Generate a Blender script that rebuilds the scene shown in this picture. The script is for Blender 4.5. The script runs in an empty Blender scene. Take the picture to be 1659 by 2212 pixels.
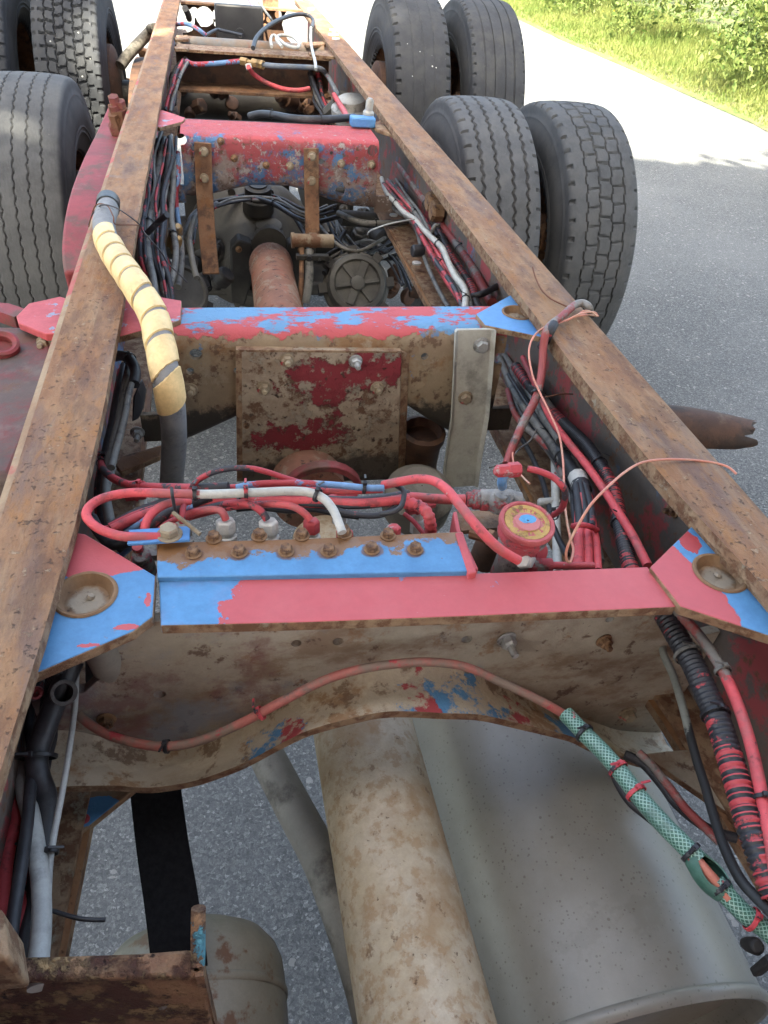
import bpy, math, random
import numpy as np
from mathutils import Vector as V, Matrix
random.seed(7); RNG = np.random.default_rng(7)
S = bpy.context.scene
COL = S.collection
# ------------------------------------------------------------------ camera
CAM = V((-0.1647, 0.0, 1.4771)); FPX = 1552.2; YAW, PIT, ROL = 0.25727, 0.70402, -0.107165
fw = V((math.sin(YAW)*math.cos(PIT), math.cos(YAW)*math.cos(PIT), -math.sin(PIT)))
r0 = V((math.cos(YAW), -math.sin(YAW), 0)); u0 = r0.cross(fw)
rt = r0*math.cos(ROL) - u0*math.sin(ROL); up = u0*math.cos(ROL) + r0*math.sin(ROL)
cam = bpy.data.cameras.new('camera'); cam.sensor_fit = 'VERTICAL'; cam.sensor_height = 36.0
cam.lens = FPX/2212*36; cam.clip_start = 0.02; cam.clip_end = 600
co = bpy.data.objects.new('camera', cam); COL.objects.link(co)
M3 = Matrix((rt, up, -fw)).transposed(); co.matrix_world = Matrix.Translation(CAM) @ M3.to_4x4()
S.camera = co
# ------------------------------------------------------------------ light
SUN_EL, SUN_AZ = math.radians(54), math.radians(196)     # azimuth clockwise from +Y
sdir = V((math.sin(SUN_AZ)*math.cos(SUN_EL), math.cos(SUN_AZ)*math.cos(SUN_EL), math.sin(SUN_EL)))
w = bpy.data.worlds.new('World'); S.world = w; w.use_nodes = True
nt = w.node_tree; bg = nt.nodes['Background']; sky = nt.nodes.new('ShaderNodeTexSky')
sky.sky_type = 'NISHITA'; sky.sun_disc = False; sky.sun_elevation = SUN_EL; sky.sun_rotation = SUN_AZ
sky.air_density = 0.75; sky.dust_density = 5.0; sky.ozone_density = 0.3
nt.links.new(sky.outputs[0], bg.inputs[0]); bg.inputs[1].default_value = 0.15
sl = bpy.data.lights.new('sun', 'SUN'); sl.energy = 4.2; sl.angle = math.radians(0.55); sl.color = (1, .95, .86)
so = bpy.data.objects.new('sun', sl); COL.objects.link(so); so.rotation_euler = (-sdir).to_track_quat('-Z', 'Y').to_euler()
S.view_settings.view_transform = 'Standard'; S.view_settings.look = 'None'; S.view_settings.gamma = 1
S.view_settings.exposure = 3.15
S.view_settings.use_white_balance = True; S.view_settings.white_balance_temperature = 7150; S.view_settings.white_balance_tint = 2
S.render.engine = 'CYCLES'
try: S.cycles.use_denoising = True
except Exception: pass
S.cycles.max_bounces = 6; S.cycles.diffuse_bounces = 3; S.cycles.transparent_max_bounces = 4
# ------------------------------------------------------------------ measuring helpers: survey points of the photograph on a horizontal level
def conv(k):
    return {'D': (1, 0, 0), 'r1': (.5, 0, 0), 'r2': (.5, 829.5, 0), 'r3': (.5, 0, 607.5), 'r4': (.5, 829.5, 607.5), 'r5': (.5, 0, 1215), 'r6': (.5, 829.5, 1215),
            'r7': (.5, 0, 1645), 'r8': (.5, 829.5, 1645), 'q1': (.3113, 0, 0), 'q2': (.4022, 243, 0), 'v1': (.3662, 850.6, 955.9), 'v2': (.3296, 0, 1377.1),
            'v3': (.3662, 283.5, 405), 'v4': (.2539, 793.9, 324), 'v5': (.332, 178.2, 1004.5)}[k]
def ray(x, y, k='D'):
    s, ox, oy = conv(k); x = x*s+ox; y = y*s+oy
    return fw + rt*((x-829.5)/FPX) - up*((y-1106)/FPX)
def U(x, y, z=0.0, k='D'):          # level z is relative to the top of the frame (1.0 m above ground)
    d = ray(x, y, k); return CAM + d*((1+z-CAM.z)/d.z)
def UY(x, y, Y, k='D'):
    d = ray(x, y, k); return CAM + d*(Y/d.y)
def UX(x, y, X, k='D'):
    d = ray(x, y, k); return CAM + d*((X-CAM.x)/d.x)
# ------------------------------------------------------------------ materials
def hexc(r, g, b):                  # sRGB 0..255 -> linear
    f = lambda c: (c/255/12.92 if c/255 <= .04045 else ((c/255+.055)/1.055)**2.4)
    return (f(r), f(g), f(b), 1)
class NT:
    def __init__(s, name):
        s.m = bpy.data.materials.new(name); s.m.use_nodes = True; s.t = s.m.node_tree; s.b = s.t.nodes['Principled BSDF']
        s.tc = s.t.nodes.new('ShaderNodeTexCoord'); s.co = s.tc.outputs['Object']
    def n(s, ty, **kw):
        x = s.t.nodes.new(ty)
        for k, v in kw.items(): setattr(x, k, v)
        return x
    def l(s, a, b): s.t.links.new(a, b)
    def put(s, sock, v):
        if hasattr(v, 'links') or isinstance(v, bpy.types.NodeSocket): s.l(v, sock)
        else: sock.default_value = v
    def math(s, op, a, b=0.0, c=0.0):
        x = s.n('ShaderNodeMath', operation=op); s.put(x.inputs[0], a); s.put(x.inputs[1], b); s.put(x.inputs[2], c); return x.outputs[0]
    def noise(s, scale, off=0, detail=5, rough=.6, stretch=None, dist=0.0):
        mp = s.n('ShaderNodeMapping'); s.l(s.co, mp.inputs[0]); mp.inputs['Location'].default_value = (off*3.17, off*1.73, off*2.41)
        if stretch: mp.inputs['Scale'].default_value = stretch
        x = s.n('ShaderNodeTexNoise'); s.l(mp.outputs[0], x.inputs['Vector']); x.inputs['Scale'].default_value = scale
        x.inputs['Detail'].default_value = detail; x.inputs['Roughness'].default_value = rough; x.inputs['Distortion'].default_value = dist
        return x.outputs[0]
    def step(s, v, t, wd):
        x = s.n('ShaderNodeMapRange', interpolation_type='SMOOTHSTEP'); s.put(x.inputs[0], v)
        x.inputs[1].default_value = t-wd; x.inputs[2].default_value = t+wd; return x.outputs[0]
    def mix(s, f, a, b, bt='MIX'):
        x = s.n('ShaderNodeMix', data_type='RGBA', blend_type=bt); s.put(x.inputs[0], f); s.put(x.inputs[6], a); s.put(x.inputs[7], b); return x.outputs[2]
    def spots(s, scale, size, keep, off=0):    # sparse round spots
        mp = s.n('ShaderNodeMapping'); s.l(s.co, mp.inputs[0]); mp.inputs['Location'].default_value = (off, off, off)
        v = s.n('ShaderNodeTexVoronoi'); s.l(mp.outputs[0], v.inputs['Vector']); v.inputs['Scale'].default_value = scale
        sp = s.n('ShaderNodeSeparateColor'); s.l(v.outputs['Color'], sp.inputs[0])
        sz = s.math('MULTIPLY', sp.outputs[1], size)
        a = s.step(s.math('SUBTRACT', sz, v.outputs['Distance']), .0, .05)
        return s.math('MULTIPLY', a, s.math('LESS_THAN', sp.outputs[0], keep))
def L(c, s=20, t=.5, w=.02, o=0, d=9, h=.5, blobs=None, amp=.8, zg=None, st=None, f=1.0, r=None, rg=.68):
    return dict(c=c, s=s, t=t, w=w, o=o, d=d, h=h, blobs=blobs, amp=amp, zg=zg, st=st, f=f, r=r, rg=rg)
def rgba(c): return c if len(c) == 4 else (c[0], c[1], c[2], 1)
def mat(name, c1, c2=None, s=8, layers=(), rough=.75, bump=.35, bd=.002, grain=400, gv=.25, metal=0.0, st=None, spots=None, spec=.4):
    g = NT(name); c2 = c2 or c1
    oi = g.n('ShaderNodeObjectInfo')
    f = g.step(g.noise(s, 1, 6, .65, st), .5, .16); col = g.mix(f, rgba(c1), rgba(c2)); rv = rough
    fine = g.noise(grain, 2, 3, .7)
    med = g.noise(s*6, 9, 5, .7, st)
    k = g.math('MULTIPLY_ADD', fine, gv, 1-gv*.5); k = g.math('MULTIPLY', k, g.math('MULTIPLY_ADD', med, .5, .75))
    cc = g.n('ShaderNodeCombineColor'); [g.l(k, cc.inputs[i]) for i in range(3)]
    col = g.mix(1.0, col, cc.outputs[0], 'MULTIPLY')
    hgt = g.math('MULTIPLY', g.math('ADD', fine, g.math('MULTIPLY', med, 1.5)), .25)
    for i, y in enumerate(layers):
        nz = g.noise(y['s'], 11+i*5+y['o'], y['d'], y['rg'], y['st'])
        if y['blobs']:
            acc = None
            for b in y['blobs']:
                a = g.n('ShaderNodeVectorMath', operation='SUBTRACT'); g.l(g.co, a.inputs[0]); a.inputs[1].default_value = b[:3]
                m2 = g.n('ShaderNodeVectorMath', operation='DIVIDE'); g.l(a.outputs[0], m2.inputs[0]); m2.inputs[1].default_value = b[3:6]
                ln = g.n('ShaderNodeVectorMath', operation='LENGTH'); g.l(m2.outputs[0], ln.inputs[0])
                v = g.math('SUBTRACT', 1.0, ln.outputs['Value'])
                acc = v if acc is None else g.math('MAXIMUM', acc, v)
            val = g.math('ADD', acc, g.math('MULTIPLY', g.math('SUBTRACT', nz, .5), y['amp'])); th = 0.0
        else: val = nz; th = y['t']
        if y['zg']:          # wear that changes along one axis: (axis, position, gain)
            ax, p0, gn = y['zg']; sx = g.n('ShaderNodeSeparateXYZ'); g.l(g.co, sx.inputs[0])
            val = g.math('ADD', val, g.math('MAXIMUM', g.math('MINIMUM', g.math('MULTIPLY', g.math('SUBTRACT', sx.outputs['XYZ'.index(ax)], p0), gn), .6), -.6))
        mk = g.step(val, th, y['w'])
        if y['f'] < 1: mk = g.math('MULTIPLY', mk, y['f'])
        lc = rgba(y['c'])
        col2 = g.mix(1.0, lc, g.mix(g.math('MULTIPLY', med, .5), (1, 1, 1, 1), (.6, .6, .6, 1)), 'MULTIPLY')
        col = g.mix(mk, col, col2)
        hgt = g.math('ADD', hgt, g.math('MULTIPLY', mk, y['h']))
        if y['r'] is not None:
            mr = g.n('ShaderNodeMix', data_type='FLOAT'); g.put(mr.inputs[0], mk); g.put(mr.inputs[2], rv); g.put(mr.inputs[3], y['r']); rv = mr.outputs[0]
    if spots:
        for (sc, sz, kp, c, off) in spots: col = g.mix(g.math('MULTIPLY', g.spots(sc, sz, kp, off), .75), col, rgba(c))
    g.l(col, g.b.inputs['Base Color']); g.put(g.b.inputs['Roughness'], rv); g.b.inputs['Metallic'].default_value = metal
    g.b.inputs['Specular IOR Level'].default_value = spec
    if bump:
        bp = g.n('ShaderNodeBump'); bp.inputs['Strength'].default_value = bump; bp.inputs['Distance'].default_value = bd
        g.l(hgt, bp.inputs['Height']); g.l(bp.outputs[0], g.b.inputs['Normal'])
    return g.m
RED = (.46, .080, .088); RED2 = (.38, .054, .060); DRED = (.15, .016, .02); BLUE = (.075, .215, .40); BLUE2 = (.06, .175, .335)
RUST = (.15, .072, .038); RUST2 = (.215, .12, .066); RDK = (.055, .028, .02); TAN = (.28, .195, .12); ORA = (.20, .085, .025)
BEI = (.26, .20, .14); GRM = (.055, .047, .04); GRY = (.13, .125, .115); WHT = (.42, .40, .37)
MT = {}
MT['rail'] = mat('rusty_rail_steel', (.20, .090, .040), (.265, .145, .072), 13, [
    L((.12, .085, .080), 8, .56, .09, 3, h=.1, st=(2.2, .55, 1), f=.6), L((.31, .20, .115), 14, .585, .07, 4, h=.2, st=(3.2, .45, 1), f=.5), L((.29, .125, .035), 18, .57, .06, 8, h=.15, st=(1.8, .6, 1), f=.6), L((.085, .038, .024), 20, .56, .09, 10, h=-.3, st=(1.6, .5, 1), f=.55), L((.05, .024, .016), 140, .625, .03, 5, h=-.8, f=.6),
    L((.22, .205, .195), 9, .66, .07, 6, h=.15, f=.5), L((.38, .28, .18), 80, .64, .03, 16, h=.3, f=.6)], rough=.8, bump=.9, bd=.0035, st=(1.3, .6, 1))
MT['railside'] = mat('painted_rail_web', (.10, .085, .075), (.13, .10, .08), 12, [L(RED2, 14, .54, .04, 3, f=.8), L(BLUE2, 9, .60, .04, 4, f=.7), L(RUST, 30, .58, .04, 5, h=-.3)], bump=.5)
MT['railred'] = mat('red_rail_edge', RUST2, TAN, 20, [L(RED2, 7, .56, .04, 1, h=.3, f=.8), L(BLUE, 15, .70, .03, 2)], bump=.4)
MT['edge'] = mat('bare_rust_edge', TAN, RUST2, 30, [L(RUST, 60, .52, .08, 2, h=-.4), L((.30, .25, .18), 40, .62, .05, 6)], bump=.8, bd=.003)
MT['rust'] = mat('brown_rust', RUST, RUST2, 14, [L(RDK, 25, .54, .08, 1, h=-.3, f=.8), L(TAN, 12, .60, .08, 3, f=.6), L(ORA, 18, .60, .06, 4, f=.6)], rough=.85, bump=.6, bd=.003)
MT['darkrust'] = mat('dark_rust', (.05, .025, .016), (.085, .04, .022), 10, [L(TAN, 14, .66, .08, 3, f=.4), L((.02, .015, .012), 16, .55, .08, 4, f=.7)], bump=.6)
MT['blackoil'] = mat('oily_black_steel', (.018, .016, .015), (.035, .032, .028), 12, [L((.08, .07, .055), 10, .60, .1, 2, f=.6)], rough=.6, bump=.6)
MT['greyoil'] = mat('oily_grey_casting', (.075, .07, .06), (.05, .046, .04), 7, [L((.13, .12, .10), 6, .58, .1, 2, f=.6), L((.03, .027, .023), 9, .58, .09, 5, f=.7)], rough=.65, bump=.4)
MT['tan'] = mat('tan_primer_rust', (.27, .235, .18), (.32, .285, .225), 7, [L((.12, .10, .08), 6, .56, .12, 22, f=.6), 
    L((.15, .075, .035), 13, .56, .08, 3, h=-.1, st=(.7, 1, 1.3), f=.65), L((.09, .045, .026), 40, .62, .04, 15, h=-.3, d=8, f=.8), L(ORA, 26, .62, .05, 4, h=-.3, f=.6), L((.16, .20, .24), 9, .60, .07, 6, f=.6, zg=('X', -.1, -.5)),
    L((.16, .065, .06), 14, .62, .06, 8, f=.6, zg=('X', -.1, -.5)), L(RDK, 60, .69, .03, 9, h=-.5)], bump=.5, bd=.003)
MT['lip'] = mat('peeling_lip', (.46, .39, .295), (.37, .30, .22), 14, [L((.25, .12, .045), 12, .56, .05, 3, h=-.2, f=.75), L((.15, .085, .05), 34, .565, .04, 4, h=-.4, f=.75),
    L(BLUE, 34, blobs=[(.07, .40, .86, .08, .04, .04), (-.15, .40, .83, .03, .04, .04), (.19, .4, .77, .03, .04, .04)], amp=3.2, h=.6, w=.1, rg=.75), L((.36, .05, .06), 40, blobs=[(.005, .40, .87, .016, .04, .04), (.125, .40, .84, .02, .04, .04), (-.13, .40, .83, .012, .03, .03)], amp=3.2, h=.8, w=.1, rg=.75),
    L((.44, .37, .28), 30, .54, .04, 9, h=-.3)], bump=.6, bd=.003)
MT['redtop'] = mat('red_over_blue_flange', BLUE, BLUE2, 18, [L(RED, 26, blobs=[(.035, .42, .97, .218, .2, .2)], amp=.55, h=1.0, w=.006, d=9, rg=.68), L(BLUE, 34, .675, .008, 6, h=-1.0, d=8), L((.50, .12, .125), 6, .52, .14, 12, h=0, f=.5), L((.55, .35, .33), 130, .70, .02, 13, h=0, f=.7, st=(.25, 1, 1)), L(RUST2, 40, .73, .03, 7, h=-.6)], rough=.55, bump=.25, gv=.12)
MT['redplain'] = mat('faded_red_paint', RED, RED2, 10, [L(BLUE, 20, .67, .01, 4, h=-1), L(RUST2, 26, .66, .03, 5, h=-.6), L((.5, .42, .4), 70, .70, .02, 6)], rough=.55, bump=.3, gv=.15)
MT['reddark'] = mat('weathered_red_paint', (.24, .04, .045), (.17, .032, .034), 10, [L((.10, .06, .04), 16, .555, .08, 4, f=.8), L(RDK, 40, .66, .04, 5, h=-.4), L((.22, .12, .11), 14, .62, .06, 7, f=.5)], rough=.65, bump=.4)
MT['bluecover'] = mat('blue_cover_paint', BLUE, BLUE2, 20, [L(RUST2, 22, .53, .02, 3, h=-.7, zg=('Y', .511, 9.0), d=10, rg=.72), L(RUST, 40, blobs=[(*U(x, y+5, -.0195)[:2], .98, .011, .010, .03) for x, y in ((418, 1192), (517, 1190), (618, 1188), (710, 1188), (803, 1184), (897, 1184))], amp=1.3, h=-.3, w=.12, f=.8), L(ORA, 40, .60, .05, 5, h=-.4, zg=('Y', .515, 14.0), f=.8), L(RED, 30, .71, .01, 7), L(RUST, 90, .70, .02, 8, h=-.5)], rough=.5, bump=.35, gv=.12)
MT['gusset_a'] = mat('blue_gusset_with_red', BLUE, BLUE2, 18, [L(RED, 24, blobs=[(-.30, .56, .98, .10, .058, .2)], amp=.5, h=1, w=.008), L(RED, 60, blobs=[(*U(262, 1355, -.021)[:2], .98, .010, .003, .1), (*U(190, 1395, -.021)[:2], .98, .008, .003, .1), (*U(318, 1300, -.021)[:2], .98, .003, .008, .1)], amp=4.0, h=1, w=.01), L(RUST2, 34, .66, .03, 5, h=-.5)], rough=.5, bump=.3, gv=.12)
MT['gusset_b'] = mat('red_gusset_with_blue', BLUE, BLUE2, 18, [L(RED, 26, blobs=[(.245, .41, .98, .055, .1, .2)], amp=.45, h=1, w=.008), L(RED2, 50, blobs=[(.305, .49, .98, .012, .02, .1)], amp=1.4, h=1, w=.01), L(RUST2, 34, .69, .03, 5, h=-.5)], rough=.5, bump=.3, gv=.12)
MT['gusset_c'] = mat('blue_gusset', BLUE, (.07, .2, .44), 18, [L(RED, 30, .68, .01, 4), L(RUST2, 24, .64, .03, 5, h=-.5), L((.3, .36, .42), 12, .6, .06, 6, f=.5)], rough=.5, bump=.3)
MT['gusset_d'] = mat('red_gusset_flaking', RED, RED2, 18, [L((.25, .3, .4), 28, .60, .02, 4, h=-.8), L(RUST, 40, .66, .02, 5, h=-.8)], rough=.55, bump=.4)
MT['cm2'] = mat('cross_member_peeling', (.25, .19, .12), (.20, .14, .09), 7, [
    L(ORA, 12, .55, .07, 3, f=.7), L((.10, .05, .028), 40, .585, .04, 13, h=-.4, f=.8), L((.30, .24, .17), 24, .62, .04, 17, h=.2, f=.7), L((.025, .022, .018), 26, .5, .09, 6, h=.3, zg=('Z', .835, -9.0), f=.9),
    L(BLUE2, 20, .62, .02, 4, h=.3, zg=('Z', .93, .6), f=.7), L(RED, 16, .55, .02, 5, h=.8, zg=('Z', .957, 16.0)), L((.12, .27, .45), 14, .57, .02, 8, h=-.4, zg=('Z', .966, 9.0), st=(.5, 1, 1), d=10, rg=.72)], bump=.6, bd=.003)
MT['cm3'] = mat('cross_member_speckled', (.24, .195, .175), (.19, .14, .12), 14, [
    L((.11, .07, .05), 11, .54, .06, 6, zg=('Z', .845, -5.0), f=.8), L((.30, .055, .062), 11, .495, .06, 3, h=.4, zg=('Z', .90, 1.2), d=10, rg=.76), L((.06, .145, .28), 7, .56, .04, 4, h=.5, d=10, rg=.76), L((.33, .29, .27), 44, .575, .03, 5, h=-.4, d=8, rg=.72), L((.12, .065, .04), 50, .58, .03, 12, h=-.4, d=8, rg=.72),
    L(RED, 30, .50, .05, 8, zg=('Z', .9665, 26.0), f=.85), L((.08, .19, .36), 7, .60, .03, 14, d=10, rg=.75), L((.36, .31, .29), 50, .615, .03, 15, h=-.3, d=8, rg=.72, f=.7)], bump=.7, bd=.003)
MT['plate'] = mat('rusted_red_plate', (.33, .265, .195), (.25, .185, .13), 22, [
    L((.14, .072, .04), 34, .56, .05, 3, h=-.3, d=8, rg=.7), L((.21, .022, .03), 20, blobs=[(-.03, .99, .885, .075, .3, .035), (.05, .99, .91, .05, .3, .05), (-.06, .99, .79, .07, .3, .03)], amp=4.2, h=.7, w=.12, d=9, rg=.75),
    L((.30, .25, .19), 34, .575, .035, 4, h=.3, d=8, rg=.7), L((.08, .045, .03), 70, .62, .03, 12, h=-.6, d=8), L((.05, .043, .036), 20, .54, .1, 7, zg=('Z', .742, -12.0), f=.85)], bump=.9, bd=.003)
MT['greybracket'] = mat('grey_painted_bracket', (.34, .33, .285), (.39, .375, .325), 10, [L((.09, .088, .08), 12, .60, .1, 3, f=.7), L(BLUE, 26, blobs=[(.125, .96, .71, .03, .1, .04), (.14, .99, .90, .008, .1, .12)], amp=2.2, w=.05), L((.10, .08, .06), 60, .68, .04, 8)], rough=.6, bump=.3)
MT['shaft'] = mat('rusty_beige_tube', (.42, .335, .225), (.48, .40, .30), 14, [L((.34, .21, .105), 9, .55, .09, 3, f=.7), L((.36, .22, .11), 60, .555, .05, 14, f=.6), L((.17, .085, .04), 46, .63, .03, 4, h=-.4, f=.6), L((.56, .50, .42), 15, .66, .03, 6, h=.4, f=.7), L((.10, .052, .03), 120, .655, .02, 8, h=-.8, f=.7)], rough=.75, bump=.6, bd=.002)
MT['shaft_red'] = mat('rusty_red_tube', (.25, .12, .085), (.20, .10, .07), 12, [L((.28, .20, .15), 22, .56, .04, 3, st=(1, .6, 1)), L((.07, .045, .035), 40, .6, .04, 5, h=-.4), L((.30, .09, .05), 12, .58, .06, 4, f=.6)], bump=.6)
MT['muffler'] = mat('grey_muffler_steel', (.25, .24, .212), (.28, .268, .238), 5, [L((.22, .19, .145), 6, .60, .12, 3, f=.5), L((.19, .175, .145), 60, blobs=[(.16, .235, .68, .03, .02, .06), (.20, .25, .69, .035, .022, .06), (.255, .245, .68, .035, .022, .06)], amp=3.0, w=.2, f=.35), L((.27, .265, .24), 60, blobs=[(.16, .235, .68, .014, .01, .05), (.2, .25, .69, .02, .012, .05), (.255, .245, .68, .016, .01, .05)], amp=1.6, w=.2, f=.4), L((.20, .18, .145), 3, .5, .2, 21, st=(1, .4, 1), f=.5)],
    rough=.36, bump=.12, metal=.0, gv=.12, spec=.5, spots=[(190, .34, .20, (.13, .11, .085), 0), (95, .14, .10, (.11, .09, .07), 4), (300, .42, .2, (.14, .125, .10), 9)])
MT['pipe'] = mat('grey_brown_pipe', (.17, .155, .13), (.22, .20, .165), 8, [L((.07, .06, .048), 10, .57, .08, 3), L((.2, .18, .15), 20, .66, .04, 4)], bump=.4)
MT['tank'] = mat('tan_air_tank', (.17, .145, .105), (.21, .185, .14), 6, [L((.22, .20, .175), 9, blobs=[(-.1, .1, .6, .05, .6, .6)], amp=1.6, w=.1, f=.8), L((.14, .065, .03), 24, .60, .05, 5, h=-.3), L((.10, .10, .06), 5, .55, .1, 7, f=.6)], rough=.5, bump=.3)
MT['bracket'] = mat('crusted_rust_bracket', (.19, .095, .055), (.26, .155, .085), 26, [L((.085, .035, .025), 20, .52, .05, 3, h=-.5, d=8, rg=.7), L((.36, .24, .12), 44, .565, .04, 4, h=.5, d=8, rg=.7), L((.05, .025, .02), 80, .62, .03, 14, h=-.8), L((.12, .36, .44), 30, .655, .015, 6, h=.6, zg=('Z', .875, 4.0)), L((.36, .33, .30), 30, .70, .02, 8)], bump=1.0, bd=.006)
def hose(name, base, layers, rough=.6): return mat(name, base, tuple(min(1, c*1.25+.004) for c in base), 30, layers, rough=rough, bump=.35, bd=.001, grain=700, gv=.2)
PR = (.36, .038, .048)
MT['h_red'] = hose('red_painted_hose', (.42, .052, .06), [L((.03, .03, .035), 34, .63, .02, 3, d=8), L((.36, .32, .29), 70, .67, .02, 4), L((.16, .09, .08), 20, .55, .09, 6, f=.55), L((.12, .03, .034), 55, .6, .05, 9, f=.6)])
MT['h_redblack'] = hose('black_hose_with_red_paint', (.022, .022, .027), [L(PR, 18, .49, .02, 3), L(BLUE2, 26, .66, .02, 5)])
MT['h_black'] = hose('black_rubber_hose', (.018, .018, .021), [L((.06, .06, .065), 30, .58, .08, 3, f=.5)], .5)
MT['h_blackred'] = hose('black_hose_few_red_spots', (.02, .02, .024), [L(PR, 26, .60, .02, 3), L((.07, .07, .075), 40, .6, .06, 4, f=.5)])
MT['h_white'] = hose('white_hose', (.33, .32, .29), [L(PR, 18, .70, .012, 3), L((.16, .15, .14), 30, .62, .06, 4, f=.6)])
MT['h_grey'] = hose('grey_dusty_hose', (.115, .11, .10), [L((.06, .057, .055), 30, .56, .07, 3), L(PR, 14, .68, .02, 4), L((.17, .165, .155), 25, .62, .06, 6)])
MT['h_ltgrey'] = hose('pale_grey_hose', (.30, .305, .29), [L((.17, .17, .165), 22, .60, .08, 3, f=.6)], .45)
MT['h_greyred'] = hose('grey_hose_with_red_paint', (.15, .135, .12), [L((.26, .05, .045), 12, .50, .04, 3), L((.07, .065, .06), 30, .62, .05, 6)])
MT['h_blue'] = hose('blue_red_painted_hose', (.11, .2, .34), [L(PR, 16, .53, .015, 3), L((.3, .3, .3), 26, .64, .03, 4)])
MT['h_arch'] = hose('red_dusty_hose', (.26, .075, .06), [L((.17, .12, .09), 9, .52, .06, 3), L(PR, 26, .60, .03, 4), L((.10, .085, .07), 18, .63, .05, 6)])
MT['corr'] = hose('corrugated_conduit_paint', (.02, .02, .024), [L((.42, .052, .06), 10, .52, .012, 3, d=8, rg=.7), L((.10, .09, .085), 40, .62, .04, 5, f=.5)], .5)
MT['corrk'] = hose('corrugated_conduit_black', (.022, .022, .026), [L(PR, 18, .63, .012, 3)], .45)
MT['conduit'] = hose('grey_black_spatter_pipe', (.20, .20, .17), [L((.03, .03, .03), 34, .52, .03, 3, zg=('Y', .36, -3.0))])
MT['yellow'] = hose('yellow_plastic_spiral', (.58, .415, .20), [L((.47, .32, .15), 12, .6, .08, 3, f=.6), L((.25, .16, .07), 40, .68, .04, 4, f=.6)], .5)
MT['fiberhose'] = hose('grey_rubber_hose_dust', (.17, .17, .175), [L((.26, .255, .25), 60, .54, .06, 3, f=.7), L((.09, .09, .09), 18, .62, .06, 4)], .8)
MT['wirepink'] = hose('bare_copper_pink_wire', (.42, .16, .11), [L((.46, .30, .20), 10, .55, .06, 3)], .5)
MT['wirerust'] = hose('rusty_wire', (.11, .04, .02), [], .8)
MT['wiregrey'] = hose('thin_dark_wire', (.04, .035, .04), [], .6)
MT['zip'] = hose('black_zip_tie', (.014, .014, .016), [], .4)
MT['zipred'] = hose('red_painted_zip_tie', PR, [L((.02, .02, .024), 40, .55, .03, 3)], .5)
MT['fitwhite'] = mat('pale_zinc_fitting', (.55, .53, .49), (.42, .40, .37), 30, [L(PR, 30, .66, .02, 3), L((.12, .115, .11), 26, .6, .06, 4, f=.6), L(BLUE, 40, .72, .02, 5)], rough=.5, bump=.4)
MT['fitred'] = mat('red_painted_fitting', PR, RED2, 30, [L((.30, .28, .26), 30, .60, .03, 3), L((.03, .03, .035), 34, .68, .02, 5)], rough=.55, bump=.4)
MT['valve'] = mat('valve_casting_overspray', (.24, .22, .20), (.16, .15, .14), 40, [L((.36, .05, .06), 24, .50, .03, 3), L((.08, .075, .07), 60, .6, .05, 4, f=.8), L(BLUE2, 26, .69, .02, 5)], rough=.75, bump=.9, bd=.003)
MT['brass'] = mat('brass_fitting', (.35, .23, .10), (.28, .18, .08), 40, [L((.3, .28, .25), 30, .58, .05, 3)], rough=.4, metal=.5)
MT['capyellow'] = mat('yellowed_cap_disc', (.42, .26, .07), (.33, .2, .05), 40, [L((.24, .12, .03), 60, .56, .05, 3), L((.5, .17, .15), 60, blobs=[(.098, .497, 1.0, .022, .017, .1)], amp=.8, w=.03), L((.10, .33, .5), 60, blobs=[(.099, .499, 1.0, .014, .010, .1)], amp=.8, w=.03)], rough=.5, bump=.4)
MT['bolt'] = mat('rusty_bolt', (.16, .08, .035), (.22, .13, .07), 60, [L((.08, .04, .025), 80, .56, .06, 3)], rough=.75, bump=.5)
MT['bolttan'] = mat('tan_bolt', (.26, .21, .14), (.20, .15, .10), 60, [L(RED2, 60, .6, .04, 3), L((.10, .07, .05), 90, .6, .05, 5)], rough=.65, bump=.4)
MT['boltzinc'] = mat('zinc_bolt', (.34, .34, .32), (.28, .28, .27), 60, [L((.16, .15, .14), 90, .58, .06, 3)], rough=.4, metal=.3)
MT['hollow'] = mat('rusty_hollow', (.20, .115, .058), (.15, .085, .045), 30, [L((.30, .25, .19), 60, blobs=[(0, 0, -.008, .016, .016, .006)], amp=1.2, w=.2), L(RDK, 70, .64, .04, 3, h=-.4)], bump=.7)
MT['webbing'] = mat('black_webbing', (.008, .008, .009), (.012, .012, .013), 200, rough=.95, bump=.2, spec=.05)
MT['plastic'] = mat('black_plastic_box', (.022, .022, .026), (.03, .03, .033), 10, rough=.45, bump=.15)
MT['silver'] = mat('silver_valve', (.36, .35, .32), (.28, .27, .25), 20, [L((.14, .13, .12), 20, .6, .06, 3)], rough=.5, metal=.2, bump=.4)
MT['brasswire'] = MT['h_white']
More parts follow.
